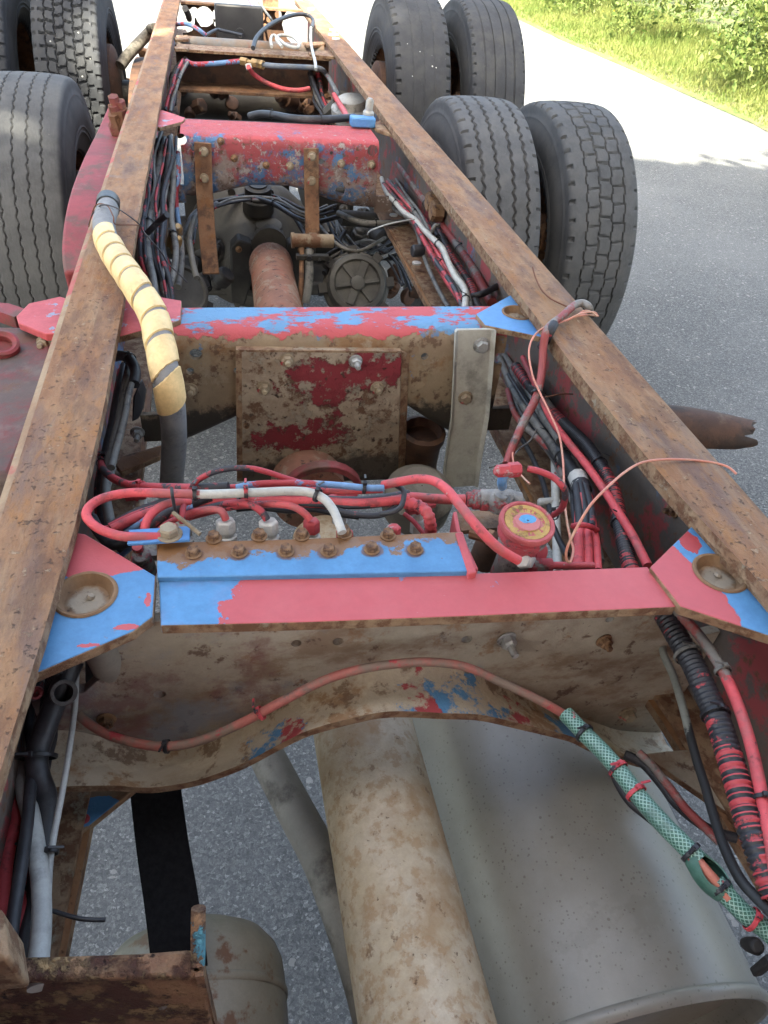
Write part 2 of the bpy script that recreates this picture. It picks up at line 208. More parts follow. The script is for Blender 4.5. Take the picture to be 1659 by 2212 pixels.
# ------------------------------------------------------------------ mesh builder
LOC = {}
class G:
    def __init__(s): s.v = []; s.f = []; s.mi = []; s.cur = 0
    def add(s, vs, fs):
        o = len(s.v); s.v += [tuple(p) for p in vs]; s.f += [tuple(i+o for i in f) for f in fs]; s.mi += [s.cur]*len(fs); return s
    def prism(s, pts, vec):                     # polygon extruded along vec
        n = len(pts); vec = V(vec); pts = [V(p) for p in pts]
        nn = V((0, 0, 0))
        for i in range(n): nn += pts[i].cross(pts[(i+1) % n])
        if nn.dot(vec) > 0: pts = pts[::-1]
        return s.add(pts+[p+vec for p in pts], [tuple(range(n)), tuple(range(2*n-1, n-1, -1))]+[(i, i+n, (i+1) % n+n, (i+1) % n) for i in range(n)])
    def box(s, c, d, ax=None):
        c = V(c); X, Y, Z = ax or (V((1, 0, 0)), V((0, 1, 0)), V((0, 0, 1))); hx, hy, hz = X*d[0]/2, Y*d[1]/2, Z*d[2]/2
        return s.prism([c-hx-hy-hz, c+hx-hy-hz, c+hx+hy-hz, c-hx+hy-hz], hz*2)
    def rings(s, R, closed=True, caps=True):
        n = len(R[0]); vs = [p for r in R for p in r]; fs = []
        for i in range(len(R)-1):
            for j in range(n if closed else n-1):
                k = (j+1) % n; fs.append((i*n+j, i*n+k, (i+1)*n+k, (i+1)*n+j))
        if caps and closed: fs += [tuple(range(n-1, -1, -1)), tuple((len(R)-1)*n+j for j in range(n))]
        return s.add(vs, fs)
    def lathe(s, p, ax, prof, n=24, jag=0, ph=0.0, caps=True):    # prof: (distance along axis, radius)
        p = V(p); ax = V(ax).normalized(); a = ax.orthogonal().normalized(); b = ax.cross(a); R = []
        for t, r in prof:
            R.append([p+ax*(t+(random.uniform(-jag, jag) if jag else 0))+(a*math.cos(2*math.pi*j/n+ph)+b*math.sin(2*math.pi*j/n+ph))*r for j in range(n)])
        return s.rings(R, caps=caps)
    def cyl(s, p0, p1, r, n=16, r1=None):
        d = V(p1)-V(p0); return s.lathe(p0, d, [(0, r), (d.length, r1 if r1 is not None else r)], n)
    def tube(s, pts, r, n=8, sub=6, rf=None, flat=None, caps=True):
        P = curve(pts, sub); R = []; T = [(P[min(i+1, len(P)-1)]-P[max(i-1, 0)]).normalized() for i in range(len(P))]
        nr = T[0].orthogonal().normalized()
        if flat: nr = (V(flat)-T[0]*T[0].dot(V(flat))).normalized()
        for i, p in enumerate(P):
            nr = (nr-T[i]*nr.dot(T[i])).normalized(); b = T[i].cross(nr); q = r if rf is None else rf(i/(len(P)-1))
            R.append([p+(nr*math.cos(2*math.pi*j/n)+b*math.sin(2*math.pi*j/n))*q for j in range(n)])
        return s.rings(R, caps=caps)
    def strip(s, pts, side, wd, th):            # flat bar along pts
        P = [V(p) for p in pts]; R = []
        for i, p in enumerate(P):
            t = (P[min(i+1, len(P)-1)]-P[max(i-1, 0)]).normalized(); sd = V(side); sd = (sd-t*t.dot(sd)).normalized(); nn = t.cross(sd)
            R.append([p-sd*wd/2-nn*th/2, p+sd*wd/2-nn*th/2, p+sd*wd/2+nn*th/2, p-sd*wd/2+nn*th/2])
        return s.rings(R)
    def out(s, name, m, parent=None, smooth=True, ang=35, bev=0, at=(0, 0, 0)):
        me = bpy.data.meshes.new(name); off = V(at)
        me.from_pydata([tuple(V(p)-off) for p in s.v], [], s.f)
        for x in (m if isinstance(m, (list, tuple)) else [m]): me.materials.append(MT[x] if isinstance(x, str) else x)
        if isinstance(m, (list, tuple)): me.polygons.foreach_set('material_index', s.mi)
        if smooth:
            me.polygons.foreach_set('use_smooth', [True]*len(me.polygons)); me.set_sharp_from_angle(angle=math.radians(ang))
        me.validate(); me.update()
        return link(name, me, parent, at, bev)
def link(name, me, parent=None, at=(0, 0, 0), bev=0, rot=None):
    o = bpy.data.objects.new(name, me); COL.objects.link(o); LOC[o] = V(at)
    if parent is not None: o.parent = parent; o.location = V(at)-LOC[parent]
    else: o.location = V(at)
    if rot is not None: o.rotation_euler = rot
    if bev:
        b = o.modifiers.new('bevel', 'BEVEL'); b.width = bev; b.segments = 2; b.limit_method = 'ANGLE'; b.angle_limit = math.radians(40)
    return o
def curve(pts, sub=6):
    P = [V(p) for p in pts]
    if len(P) < 3 or sub < 2: 
        return P if len(P) > 2 else [P[0].lerp(P[1], i/4) for i in range(5)]
    out = []
    for i in range(len(P)-1):
        a, b, c, d = P[max(i-1, 0)], P[i], P[i+1], P[min(i+2, len(P)-1)]
        for k in range(sub):
            t = k/sub; out.append(.5*((2*b)+(c-a)*t+(2*a-5*b+4*c-d)*t*t+(3*b-a-3*c+d)*t**3))
    return out+[P[-1]]
def resample(P, step):
    P = [V(p) for p in P]; out = [P[0]]; acc = 0.0
    for a, b in zip(P, P[1:]):
        d = (b-a).length
        while acc+d >= step and d > 1e-9:
            t = (step-acc)/d; a = a.lerp(b, t); out.append(a.copy()); d = (b-a).length; acc = 0.0
        acc += d
    return out
def tag(o, label=None, cat=None, group=None, kind=None):
    if label: o['label'] = label
    if cat: o['category'] = cat
    if group: o['group'] = group
    if kind: o['kind'] = kind
    return o
def empty(name, at, label, cat, group=None):
    o = bpy.data.objects.new(name, None); COL.objects.link(o); o.location = at; LOC[o] = V(at); o.empty_display_size = .05
    return tag(o, label, cat, group)
def drill(o, cuts):                             # real holes: (centre, axis, radius, depth)
    g = G()
    for c, ax, r, d in cuts: g.cyl(V(c)-V(ax).normalized()*d, V(c)+V(ax).normalized()*d, r, 20)
    k = g.out('drill', 'rust', None, smooth=False); md = o.modifiers.new('holes', 'BOOLEAN'); md.object = k; md.operation = 'DIFFERENCE'; md.solver = 'EXACT'; md.use_self = True
    dg = bpy.context.evaluated_depsgraph_get(); me = bpy.data.meshes.new_from_object(o.evaluated_get(dg)); o.modifiers.clear(); o.data = me
    bpy.data.objects.remove(k)
def bolt_mesh(name, m, r=.009, h=.007, washer=True, stud=0.0):
    g = G()
    if washer: g.lathe((0, 0, 0), (0, 0, 1), [(0, r*1.32), (.0012, r*1.30), (.0016, r*1.18)], 18)
    g.lathe((0, 0, .002), (0, 0, 1), [(0, r), (h*.75, r), (h, r*.82)], 6)
    if stud: g.lathe((0, 0, .002), (0, 0, 1), [(h, r*.5), (h+stud, r*.5), (h+stud+.001, r*.38)], 10)
    o = g.out(name, m, None, ang=25); me = o.data; bpy.data.objects.remove(o); return me
def put(me, name, p, nrm, parent, spin=None):
    q = V(nrm).to_track_quat('Z', 'Y'); q = q @ Matrix.Rotation(random.uniform(0, 1.05) if spin is None else spin, 3, 'Z').to_quaternion()
    o = link(name, me, parent, p); o.rotation_euler = q.to_euler(); return o
BOLT = bolt_mesh('bolt', 'bolt', .0062, .006); BOLTT = bolt_mesh('bolt', 'bolttan', .0088, .007, True, .007); BOLTZ = bolt_mesh('bolt', 'boltzinc', .0105, .008)
BOLTB = bolt_mesh('bolt', 'boltzinc', .0085, .009, True, .012); BOLTR = bolt_mesh('bolt', 'bolt', .0075, .007, True, .005); BOLTM = bolt_mesh('bolt', 'bolttan', .0095, .008)
UPV = V((0, 0, 1)); FR = V((0, -1, 0))
# ------------------------------------------------------------------ ground, road, verge
def sheet(name, x0, x1, y0, y1, z, m, nx=2, ny=2, wob=None):
    g = G(); xs = np.linspace(x0, x1, nx); ys = np.linspace(y0, y1, ny)
    vs = [(x, y, z if wob is None else z+wob(x, y)) for y in ys for x in xs]
    g.add(vs, [(j*nx+i, j*nx+i+1, (j+1)*nx+i+1, (j+1)*nx+i) for j in range(ny-1) for i in range(nx-1)])
    return tag(g.out(name, m), kind='structure')
def asphalt():
    g = NT('worn_asphalt'); co2 = g.co
    wp = g.n('ShaderNodeVectorMath', operation='ADD'); nz = g.n('ShaderNodeTexNoise'); nz.inputs['Scale'].default_value = 90; nz.inputs['Detail'].default_value = 3; g.l(co2, nz.inputs['Vector'])
    sc = g.n('ShaderNodeVectorMath', operation='SCALE'); g.l(nz.outputs['Color'], sc.inputs[0]); sc.inputs['Scale'].default_value = .012; g.l(co2, wp.inputs[0]); g.l(sc.outputs[0], wp.inputs[1])
    v = g.n('ShaderNodeTexVoronoi'); g.l(wp.outputs[0], v.inputs['Vector']); v.inputs['Scale'].default_value = 195
    sp = g.n('ShaderNodeSeparateColor'); g.l(v.outputs['Color'], sp.inputs[0])
    rp = g.n('ShaderNodeValToRGB'); g.l(sp.outputs[0], rp.inputs[0]); e = rp.color_ramp.elements
    e[0].position = 0; e[0].color = (.035, .037, .038, 1); e[1].position = 1; e[1].color = (.24, .238, .23, 1)
    for q, c in ((.3, (.062, .065, .066, 1)), (.6, (.088, .09, .09, 1)), (.85, (.12, .121, .119, 1)), (.95, (.16, .16, .156, 1))): x = e.new(q); x.color = c
    fine = g.noise(420, 5, 4, .7); col = g.mix(1.0, rp.outputs[0], g.mix(g.step(fine, .5, .2), (.45, .45, .45, 1), (1.4, 1.4, 1.4, 1)), 'MULTIPLY')
    big = g.noise(.7, 3, 6, .6); col = g.mix(g.math('MULTIPLY', g.step(big, .50, .2), .35), col, (.19, .19, .187, 1))
    v2 = g.n('ShaderNodeTexVoronoi'); g.l(wp.outputs[0], v2.inputs['Vector']); v2.inputs['Scale'].default_value = 42
    s2 = g.n('ShaderNodeSeparateColor'); g.l(v2.outputs['Color'], s2.inputs[0])
    pick = g.math('MULTIPLY', g.math('LESS_THAN', s2.outputs[0], .10), g.math('LESS_THAN', v2.outputs['Distance'], .32))
    col = g.mix(g.math('MULTIPLY', pick, .7), col, (.25, .24, .225, 1))
    g.l(col, g.b.inputs['Base Color']); g.b.inputs['Roughness'].default_value = .85
    bp = g.n('ShaderNodeBump'); bp.inputs['Strength'].default_value = .8; bp.inputs['Distance'].default_value = .004
    g.l(g.math('ADD', g.math('MULTIPLY', fine, .5), g.math('MULTIPLY', sp.outputs[0], .7)), bp.inputs['Height']); g.l(bp.outputs[0], g.b.inputs['Normal'])
    return g.m
MT['soil'] = mat('verge_soil', (.09, .085, .04), (.12, .11, .05), 4, [L((.08, .12, .03), 3, .5, .1, 3)], bump=.8, bd=.02)
sheet('ground', -150, 150, -150, 200, -.05, 'soil')
sheet('road', -9.5, 5.95, -60, 120, -.03, asphalt())
VX = lambda y: 5.45+.02*math.sin(y*1.3)+.05*math.sin(y*.37)+(-.11*max(0, 8-y)*.9 if y < 8 else 0)
g = G(); ys = np.linspace(-6, 60, 160); xo = [0, .12, .5, 1.4, 3.5, 9, 30]; zo = [-.026, .03, .06, .10, .25, .7, 1.5]
g.add([(VX(y)+a+random.uniform(-.02, .02), y, b) for y in ys for a, b in zip(xo, zo)], [(j*7+i, j*7+i+1, j*7+i+8, j*7+i+7) for j in range(159) for i in range(6)])
tag(g.out('verge', 'soil'), kind='structure')
def leafmat(name, c1, c2, tr=.35):
    g = NT(name); oi = g.n('ShaderNodeObjectInfo'); n1 = g.noise(1.1, 2, 4); n2 = g.noise(23, 6, 2)
    col = g.mix(g.step(g.math('ADD', g.math('MULTIPLY', n1, .5), g.math('MULTIPLY', n2, .5)), .5, .13), rgba(c1), rgba(c2))
    g.l(col, g.b.inputs['Base Color']); g.b.inputs['Roughness'].default_value = .6; g.b.inputs['Specular IOR Level'].default_value = .25
    t = g.n('ShaderNodeBsdfTranslucent'); g.l(col, t.inputs[0]); mx = g.n('ShaderNodeMixShader'); mx.inputs[0].default_value = tr
    g.l(g.b.outputs[0], mx.inputs[1]); g.l(t.outputs[0], mx.inputs[2]); g.l(mx.outputs[0], g.t.nodes['Material Output'].inputs[0]); return g.m
MT['grass'] = leafmat('grass_blades', (.075, .115, .022), (.15, .165, .05)); MT['leaf'] = leafmat('bush_leaves', (.040, .080, .015), (.125, .15, .042)); MT['leaf2'] = leafmat('yellow_flowers', (.45, .36, .03), (.5, .42, .06)); MT['leaft'] = leafmat('tree_leaves', (.035, .075, .015), (.06, .11, .022), .3)
def quads(name, c, ax1, ax2, m, parent=None, **kw):          # many leaf-sized diamond faces; arrays (n,3)
    n = len(c); v = np.empty((n, 4, 3)); v[:, 0] = c-ax1; v[:, 1] = c+ax2*.8; v[:, 2] = c+ax1; v[:, 3] = c-ax2*.8
    me = bpy.data.meshes.new(name); me.vertices.add(4*n); me.vertices.foreach_set('co', v.reshape(-1).astype(np.float32)); me.loops.add(4*n); me.polygons.add(n)
    me.loops.foreach_set('vertex_index', np.arange(4*n, dtype=np.int32)); me.polygons.foreach_set('loop_start', np.arange(0, 4*n, 4, dtype=np.int32))
    for x in (m if isinstance(m, list) else [m]): me.materials.append(MT[x])
    me.update(calc_edges=True); me.validate(); return me
def unit(n, up_=0.0):
    a = RNG.normal(size=(n, 3)); a[:, 2] += up_; return a/np.linalg.norm(a, axis=1)[:, None]
def perp(d):
    b = np.cross(d, unit(len(d))); return b/np.linalg.norm(b, axis=1)[:, None]
# grass
n = 90000; yy = RNG.uniform(3.5, 24, n); dx = RNG.beta(1.1, 1.3, n)*2.6-.06; vx = np.array([VX(y) for y in yy]); h = RNG.uniform(.05, .17, n)*(0.55+.9*np.clip(dx/1.6, 0, 1)); h[dx < .15] *= .6
d = unit(n, 2.2); c = np.stack([vx+dx, yy, .02+np.clip(dx, 0, 3)*.07+h*.45], 1)
tag(link('grass', quads('grass', c, d*h[:, None]*.6, perp(d)*.006, 'grass')), 'bright sunlit grass strip along the far edge of the road', 'grass', kind='stuff')
# roadside undergrowth
C_, D_ = [], []
for i in range(760):
    y = random.uniform(4.0, 27); dd_ = random.random()**.8*4.6; x = VX(y)+.72+dd_+.35*math.sin(y*1.9)+.2*math.sin(y*4.1); r = random.choice((.14, .2, .28, .38, .5))*random.uniform(.8, 1.25)
    z = .12+min(2.4, dd_*.8)*random.uniform(.3, 1.05)+.25*max(0, math.sin(y*2.3+dd_)); k = int(900*r*r+40)
    p = unit(k)*np.array([r, r, r*1.1])*RNG.uniform(.2, 1.1, (k, 1))+np.array([x, y, z+.1]); p = p[p[:, 2] > .04]; C_.append(p)
c = np.concatenate(C_); d = unit(len(c), .3); e = perp(d); s_ = RNG.uniform(.015, .05, (len(c), 1))*RNG.choice([.7, 1, 1.5], (len(c), 1))
tag(link('undergrowth', quads('undergrowth', c, d*s_, e*s_*.55, 'leaf')), 'tangled sunlit bushes and tall weeds behind the grass strip', 'undergrowth', kind='stuff')
k = RNG.choice(len(c), 600, False); d = unit(600); tag(link('wild_flowers', quads('wild_flowers', c[k]+unit(600)*.06, d*.018, perp(d)*.02, 'leaf2')), 'small yellow flowers scattered through the roadside bushes', 'flowers', kind='stuff')
# trees behind the camera whose shade lies over the truck
MT['bark'] = mat('bark', (.07, .055, .04), (.1, .08, .06), 6, bump=.8, bd=.02)
def tree(x, y, zc, R, nl, label):
    t = empty('tree', (x, y, 0), label, 'tree', 'trees shading the truck'); g = G()
    g.tube([(x, y, -.1), (x+.1, y, zc*.4), (x-.1, y+.1, zc*.8), (x, y, zc+R*.5)], .2, 10, 6, rf=lambda q: .26*(1-.8*q))
    for i in range(9):
        a = i*2.4; z0 = zc*.45+i*R*.13; g.tube([(x, y, z0), (x+math.cos(a)*R*.4, y+math.sin(a)*R*.4, z0+R*.3), (x+math.cos(a)*R*.8, y+math.sin(a)*R*.8, z0+R*.5)], .08, 6, 4, rf=lambda q: .09*(1-.85*q))
    g.out('trunk', 'bark', t); C_ = []
    for i in range(nl//160):
        q = unit(1)[0]*random.uniform(.35, 1)**.6*R*np.array([1, 1, .8]); rr = random.uniform(.5, .95)*R*.2
        C_.append(unit(160)*rr*RNG.uniform(.3, 1, (160, 1))+q+np.array([0, 0, zc]))
    c = np.concatenate(C_); d = unit(len(c), -.2); s_ = RNG.uniform(.09, .2, (len(c), 1)); me = quads('crown', c, d*s_, perp(d)*s_*.7, 'leaft'); o = link('crown', me, t, (x, y, 0)); return t
TREES = [(-5.5, -7.5, 9.5, 4.2), (-1.2, -8.6, 10.5, 4.6), (3.4, -8.8, 10.4, 4.5), (-4.2, -3.4, 9.0, 3.9), (1.0, -3.6, 8.6, 3.6), (6.0, -3.2, 8.6, 3.9), (8.6, -3.6, 8.8, 3.8), (3.6, -3.2, 8.8, 3.2), (.7, -5.0, 9.7, 2.9), (-8.5, -3.0, 9.0, 4.2)]
for i, (x, y, z, R) in enumerate(TREES): tree(x, y, z, R, 16000, 'leafy roadside tree standing behind the truck and throwing shade over it')
# ================================================================== TRUCK CHASSIS
TR = empty('truck_chassis', (0, 0, 0), 'stripped rusty red and blue truck chassis with its dual wheels, parked on the road', 'truck chassis')
Zt = 1.0
# ---- cab with engine and tanks, out of view, added to shade the ground underneath
CB = empty('unseen_cab', (0, -1.6, .7), None, None); CB.parent = TR; CB.location = LOC[CB]
g = G(); g.prism([(-1.15, -3.6, .75), (-1.15, -1.75, .75), (-1.15, -1.75, 2.35), (-1.15, -1.95, 2.75), (-1.15, -3.2, 2.75), (-1.15, -3.6, 1.9)], (2.3, 0, 0)); g.out('shell', 'redplain', CB, bev=.06)
g = G(); g.box((0, -2.2, .62), (.66, 1.9, .62)); g.out('engine', 'blackoil', CB, bev=.05)  # unseen block, added to stop low light from the front
for s_ in (-1, 1):
    g = G(); g.lathe((s_*.86, -1.3, .62), (0, 1, 0), [(0, .001), (0, .25), (.02, .27), (1.5, .27), (1.52, .25), (1.52, .001)], 32, caps=False); g.out('added_fuel_tank', 'silver', TR)  # unseen tanks, added to block side light under the frame
# ---- frame rails
def rail(sgn, xin, xout, y0, y1, label):
    ys = list(np.arange(y0, y1, .06))+[y1]; R, R2 = [], []
    for y in ys:
        a, b = xin(y), xout(y); j = random.uniform(-.0012, .0012)
        if sgn < 0: c = lambda x: x
        o = b; i = a+j; s = 1 if o > i else -1; t = .013; r = .012
        R.append([(i, y, 1), (o-s*r, y, 1), (o-s*r*.3, y, 1-r*.3), (o, y, 1-r), (o, y, 1-.28+r), (o-s*r*.3, y, 1-.28+r*.3), (o-s*r, y, 1-.28), (i+s*.004, y, 1-.28), (i+s*.004, y, 1-.28+t), (o-s*t, y, 1-.28+t), (o-s*t, y, 1-t), (i, y, 1-t)])
        ii = a+s*.004+random.uniform(-.001, .001); oo = o-s*.0155
        R2.append([(ii, y, 1-t-.0025), (oo, y, 1-t-.0025), (oo, y, 1-.28+t+.002), (ii+s*.006, y, 1-.28+t+.002), (ii+s*.006, y, 1-.28+t+.009), (oo-s*.007, y, 1-.28+t+.009), (oo-s*.007, y, 1-t-.0115), (ii, y, 1-t-.0115)])
    g = G(); o0 = len(g.f)
    if sgn > 0: R = [r[::-1] for r in R]; R2 = [r[::-1] for r in R2]
    g.rings(R); nf = len(ys)-1
    idx = []
    for q in range(nf):
        for j in range(12):
            jj = j if sgn < 0 else (10-j) % 12          # edge j runs from point j to j+1 of the unreversed section
            idx.append(3 if jj in (1, 2) else 1 if jj in (3, 9) else 2 if jj in (7, 11) else 0)
    g.mi = idx+[2, 2]
    o = g.out('frame_rail', ['rail', 'railside', 'edge', 'railred' if sgn < 0 else 'rail'], TR, ang=50); o['label'] = label
    g = G(); g.rings(R2); n2 = nf*8; g.mi = [1 if ((j if sgn < 0 else (6-j) % 8) in (5,)) else 0 for q in range(nf) for j in range(8)]+[0, 0]
    l = g.out('liner', ['edge', 'railside'], o); return o
lin = lambda pts: (lambda y: float(np.interp(y, [p[0] for p in pts], [p[1] for p in pts])))
RL = rail(-1, lin([(-1, -.36), (0, -.356), (.295, -.339), (.375, -.331), (.52, -.323), (.72, -.316), (9, -.316)]), lambda y: -.4015, -.9, 5.6, 'long rusty frame rail on the side of the bare loop hose and yellow spiral')
RR = rail(1, lin([(-1, .35), (0, .345), (.39, .329), (.55, .312), (.76, .305), (9, .305)]), lambda y: .403, -.9, 5.0, 'long rusty frame rail beside the open road, with a doubled inner edge')
# ---- cross members
def UP(pts, z, k='D'): return [U(x, y, z, k) for x, y in pts]
def gusset_hollow(o, x, y, z, r, k='D'):     # a real countersunk hole with a dish in it
    c = U(x, y, z, k); drill(o, [(c, (0, 0, 1), r*.93, .03)]); h = G()
    h.lathe((0, 0, 0), (0, 0, 1), [(.0005, r*1.10), (.0022, r*1.04), (.0018, r*.95), (-.004, r*.84), (-.0085, r*.74), (-.0092, r*.5), (-.0088, r*.001)], 40, jag=.0003, caps=False)
    h.lathe((r*.1, r*.15, -.009), (.4, .3, 1), [(0, r*.16), (.003, r*.12), (.004, r*.02)], 8)
    b = h.out('bolt_hollow', 'hollow', None); LOC[b] = c; b.parent = o; b.location = c-LOC[o]
def gusset(parent, pts, z, th, m, k='D', label=None):
    g = G(); P = UP(pts, z, k); g.prism([p-V((0, 0, th)) for p in P], (0, 0, th)); o = g.out('gusset', m, parent, bev=.0015)
    if label: o['label'] = label
    return o
# --- near cross member (arched, open towards the camera)
YW, YL = .455, .395
cw = [(40, 1590), (110, 1590), (170, 1588), (250, 1612), (340, 1622), (425, 1612), (525, 1572), (600, 1532), (700, 1482), (760, 1460), (829, 1447), (919, 1440), (1004, 1448), (1079, 1480), (1179, 1525), (1229, 1552), (1330, 1588), (1420, 1592), (1560, 1580)]
cl = [(20, 1704), (107, 1701), (250, 1696), (350, 1685), (425, 1660), (515, 1632), (575, 1615), (685, 1570), (760, 1549), (829, 1537), (904, 1537), (1029, 1542), (1159, 1570), (1264, 1600), (1339, 1625), (1429, 1622), (1539, 1610), (1640, 1600)]
A = [UY(x, y, YW) for x, y in cw]; B = [UY(x, y, YL) for x, y in cl]
xs = np.linspace(-.375, .375, 80); za = np.interp(xs, [p.x for p in A], [p.z for p in A]); zb = np.interp(xs, [p.x for p in B], [p.z for p in B])
sm = lambda a: np.convolve(np.r_[[a[0]]*2, a, [a[-1]]*2], [.1, .2, .4, .2, .1], 'valid')
za, zb = sm(za), sm(zb); zb = np.clip(zb, za-.02, za+.03)
zf = .974
g = G(); top = [V((x, YW, zf-.012)) for x in (.272, -.285)]
web = [V((x, YW, z)) for x, z in zip(xs, za)]
prof = web+[V((.375, YW, .86)), V((.335, YW, .852)), V((.298, YW, .870)), V((.278, YW, .905)), V((.272, YW, zf-.012)), V((-.29, YW, zf-.012)), V((-.297, YW, .90)), V((-.325, YW, .868)), V((-.375, YW, .862))]
g.prism([p for p in prof], (0, .012, 0)); CM1 = g.out('cross_member', 'tan', TR, bev=.001); CM1['label'] = 'nearest cross member, arched over the propeller shaft, red top flange'
drill(CM1, [(UY(x, y, YW), (0, 1, 0), r, .05) for x, y, r in ((640, 1390, .0052), (730, 1386, .0056), (1008, 1381, .006), (1317, 1338, .005), (345, 1500, .006))])
g = G(); R = []
for x, a, b in zip(xs, za, zb):
    t = .011; y2 = YL-.0006*math.sin(x*60); R.append([(x, YW-.0005, a+t), (x, YW-.018, a*.8+b*.2+.0025), (x, y2, b), (x, y2, b-t), (x, YW-.0005, a-.006)])
g.mi = []; g.rings(R); g.mi = [[0, 0, 1, 0, 0][j] for i in range(79) for j in range(5)]+[1, 1]
g.out('lower_lip', ['lip', 'edge'], CM1, ang=50)
g = G(); P = UP([(347, 1351), (660, 1344), (1000, 1331), (1461, 1311), (1399, 1224), (1035, 1238), (343, 1250)], zf-1); g.prism([p-V((0, 0, .012)) for p in P], (0, 0, .012))
g.mi = [0, 0]+[1 if i < 3 else 0 for i in range(len(P))]
# prism() may reverse its outline, so choose the front edge faces by where they lie
me_ = g.out('top_flange', ['redtop', 'edge'], CM1, bev=.0012)
for pl in me_.data.polygons: pl.material_index = 1 if pl.normal.y < -.5 or pl.normal.x > .5 else 0
g = G(); P = UP([(340, 1247), (338, 1172), (640, 1164), (1000, 1148), (1030, 1234)], zf-1+.006); g.prism([p-V((0, 0, .009)) for p in P], (0, 0, .009)); cov = g.out('cover_plate', 'bluecover', CM1, bev=.0012); cov['label'] = 'bright blue bolted plate with a rusty rear edge'
g = G(); P = UP([(983, 1150), (1000, 1148), (1031, 1236), (1012, 1240)], zf-1+.0075); g.prism([p-V((0, 0, .05)) for p in P], (0, 0, .05)); g.out('side_fold', 'redplain', CM1, bev=.0015)
for x, y in ((365, 1158), (462, 1160), (560, 1155), (652, 1154), (744, 1150), (838, 1154)): put(BOLT, 'bolt', U(x, y+4, zf-1+.0065), (0, 0, 1), cov)
for x, y in ((418, 1192), (517, 1190), (618, 1188), (710, 1188), (803, 1184), (897, 1184)): put(BOLT, 'bolt', U(x, y+4, zf-1+.0065), (0, 0, 1), cov)
put(BOLTB, 'nut', UY(1094, 1380, YW-.001), (.12, -1, -.05), CM1); put(BOLTR, 'nut', UY(1304, 1383, YW-.001), (.1, -1, 0), CM1); put(BOLTR, 'bolt', UY(230, 1553, YW-.001), (0, -1, 0), CM1); put(BOLTM, 'bolt', UY(1355, 1540, YW-.001), (0, -1, 0), CM1)
GA = gusset(CM1, [(150, 1148), (184, 1153), (336, 1243), (330, 1332), (287, 1364), (60, 1462), (20, 1462), (60, 1300)], -.021, .012, 'gusset_a', label='corner gusset painted blue with a red upper corner'); gusset_hollow(GA, 184, 1284, -.021, .026)
GB = gusset(CM1, [(1515, 1116), (1404, 1225), (1470, 1310), (1659, 1372), (1720, 1392), (1640, 1180)], -.021, .012, 'gusset_b', label='corner gusset painted red with a blue outer half'); gusset_hollow(GB, 1556, 1238, -.021, .026)
def edges(o):
    o.data.materials.append(MT['edge'])
    for pl in o.data.polygons:
        if abs(pl.normal.z) < .5: pl.material_index = len(o.data.materials)-1
for o in (GA, GB): edges(o)
o = gusset(CM1, [(60, 1704), (306, 1692), (165, 1806), (95, 1850), (60, 1850)], -.262, .01, 'tan', label='lower gusset with a blue and red patch'); o.data.materials[0] = mat('lower_gusset', (.16, .105, .065), (.20, .14, .09), 10, [L(RUST, 20, .55, .06, 3), L(BLUE2, 24, blobs=[(*U(185, 1752, -.262)[:2], .74, .032, .016, .1)], amp=1.0, h=.6, d=8), L(RED2, 30, blobs=[(*U(165, 1772, -.262)[:2], .74, .014, .008, .1)], amp=1.0, h=.6)], bump=.6); edges(o)
o = gusset(CM1, [(1388, 1628), (1440, 1622), (1720, 1602), (1740, 1850), (1600, 1775)], -.262, .01, 'tan'); edges(o)
# --- middle cross member
def channel(xs, yf, yb, zt, zb, r=.028, lip=.05):
    R = []
    for x in xs:
        b = zb(x); p = [(x, yb, zt-.002), (x, yf+r, zt)]+[(x, yf+r-r*math.sin(a), zt-r+r*math.cos(a)) for a in (.4, .8, 1.2)]+[(x, yf, zt-r)]
        p += [(x, yf, zt-r+(b+.03-zt+r)*q) for q in (.25, .5, .75, 1)]+[(x, yf+.03-.03*math.cos(a), b+.03-.03*math.sin(a)) for a in (.5, 1.0, 1.5)]+[(x, yf+.03+lip, b+.002)]
        inner = [(x, y+(.009 if k > 1 else 0), z-(.009 if k < 6 else 0)+(.009 if k > 10 else 0)) for k, (x, y, z) in enumerate(p)]
        R.append(p+inner[::-1])
    return R
zb2 = lin([(-.31, .775), (-.25, .768), (-.215, .785), (-.165, .81), (-.12, .845), (.06, .85), (.11, .83), (.165, .79), (.21, .762), (.31, .748)])
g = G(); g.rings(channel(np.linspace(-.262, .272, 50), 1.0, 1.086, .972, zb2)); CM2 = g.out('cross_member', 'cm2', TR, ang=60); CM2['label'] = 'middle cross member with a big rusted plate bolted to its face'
drill(CM2, [(UY(x, y, 1.0), (0, 1, 0), r, .03) for x, y, r in ((1079, 775, .011), (917, 770, .006), (512, 800, .005), (935, 966, .007), (423, 766, .0095), (411, 802, .006))])
for x0, x1, n_ in ((-.312, -.262, 'web_end'), (.272, .312, 'web_end')):
    g = G(); zz = (.78, .83) if x0 < 0 else (.775, .82); g.box(((x0+x1)/2, 1.007, (zz[0]+zz[1])/2), (x1-x0, .01, zz[1]-zz[0])); g.out(n_, 'cm2', CM2)
g = G(); P = [UY(x, y, .990) for x, y in ((512, 756), (690, 756), (868, 759), (860, 1036), (690, 1042), (514, 1040))]; g.prism(P, (0, .008, 0)); SP = g.out('bearing_plate', 'plate', CM2, bev=.002); SP['label'] = 'square rusted red plate with four bolts'
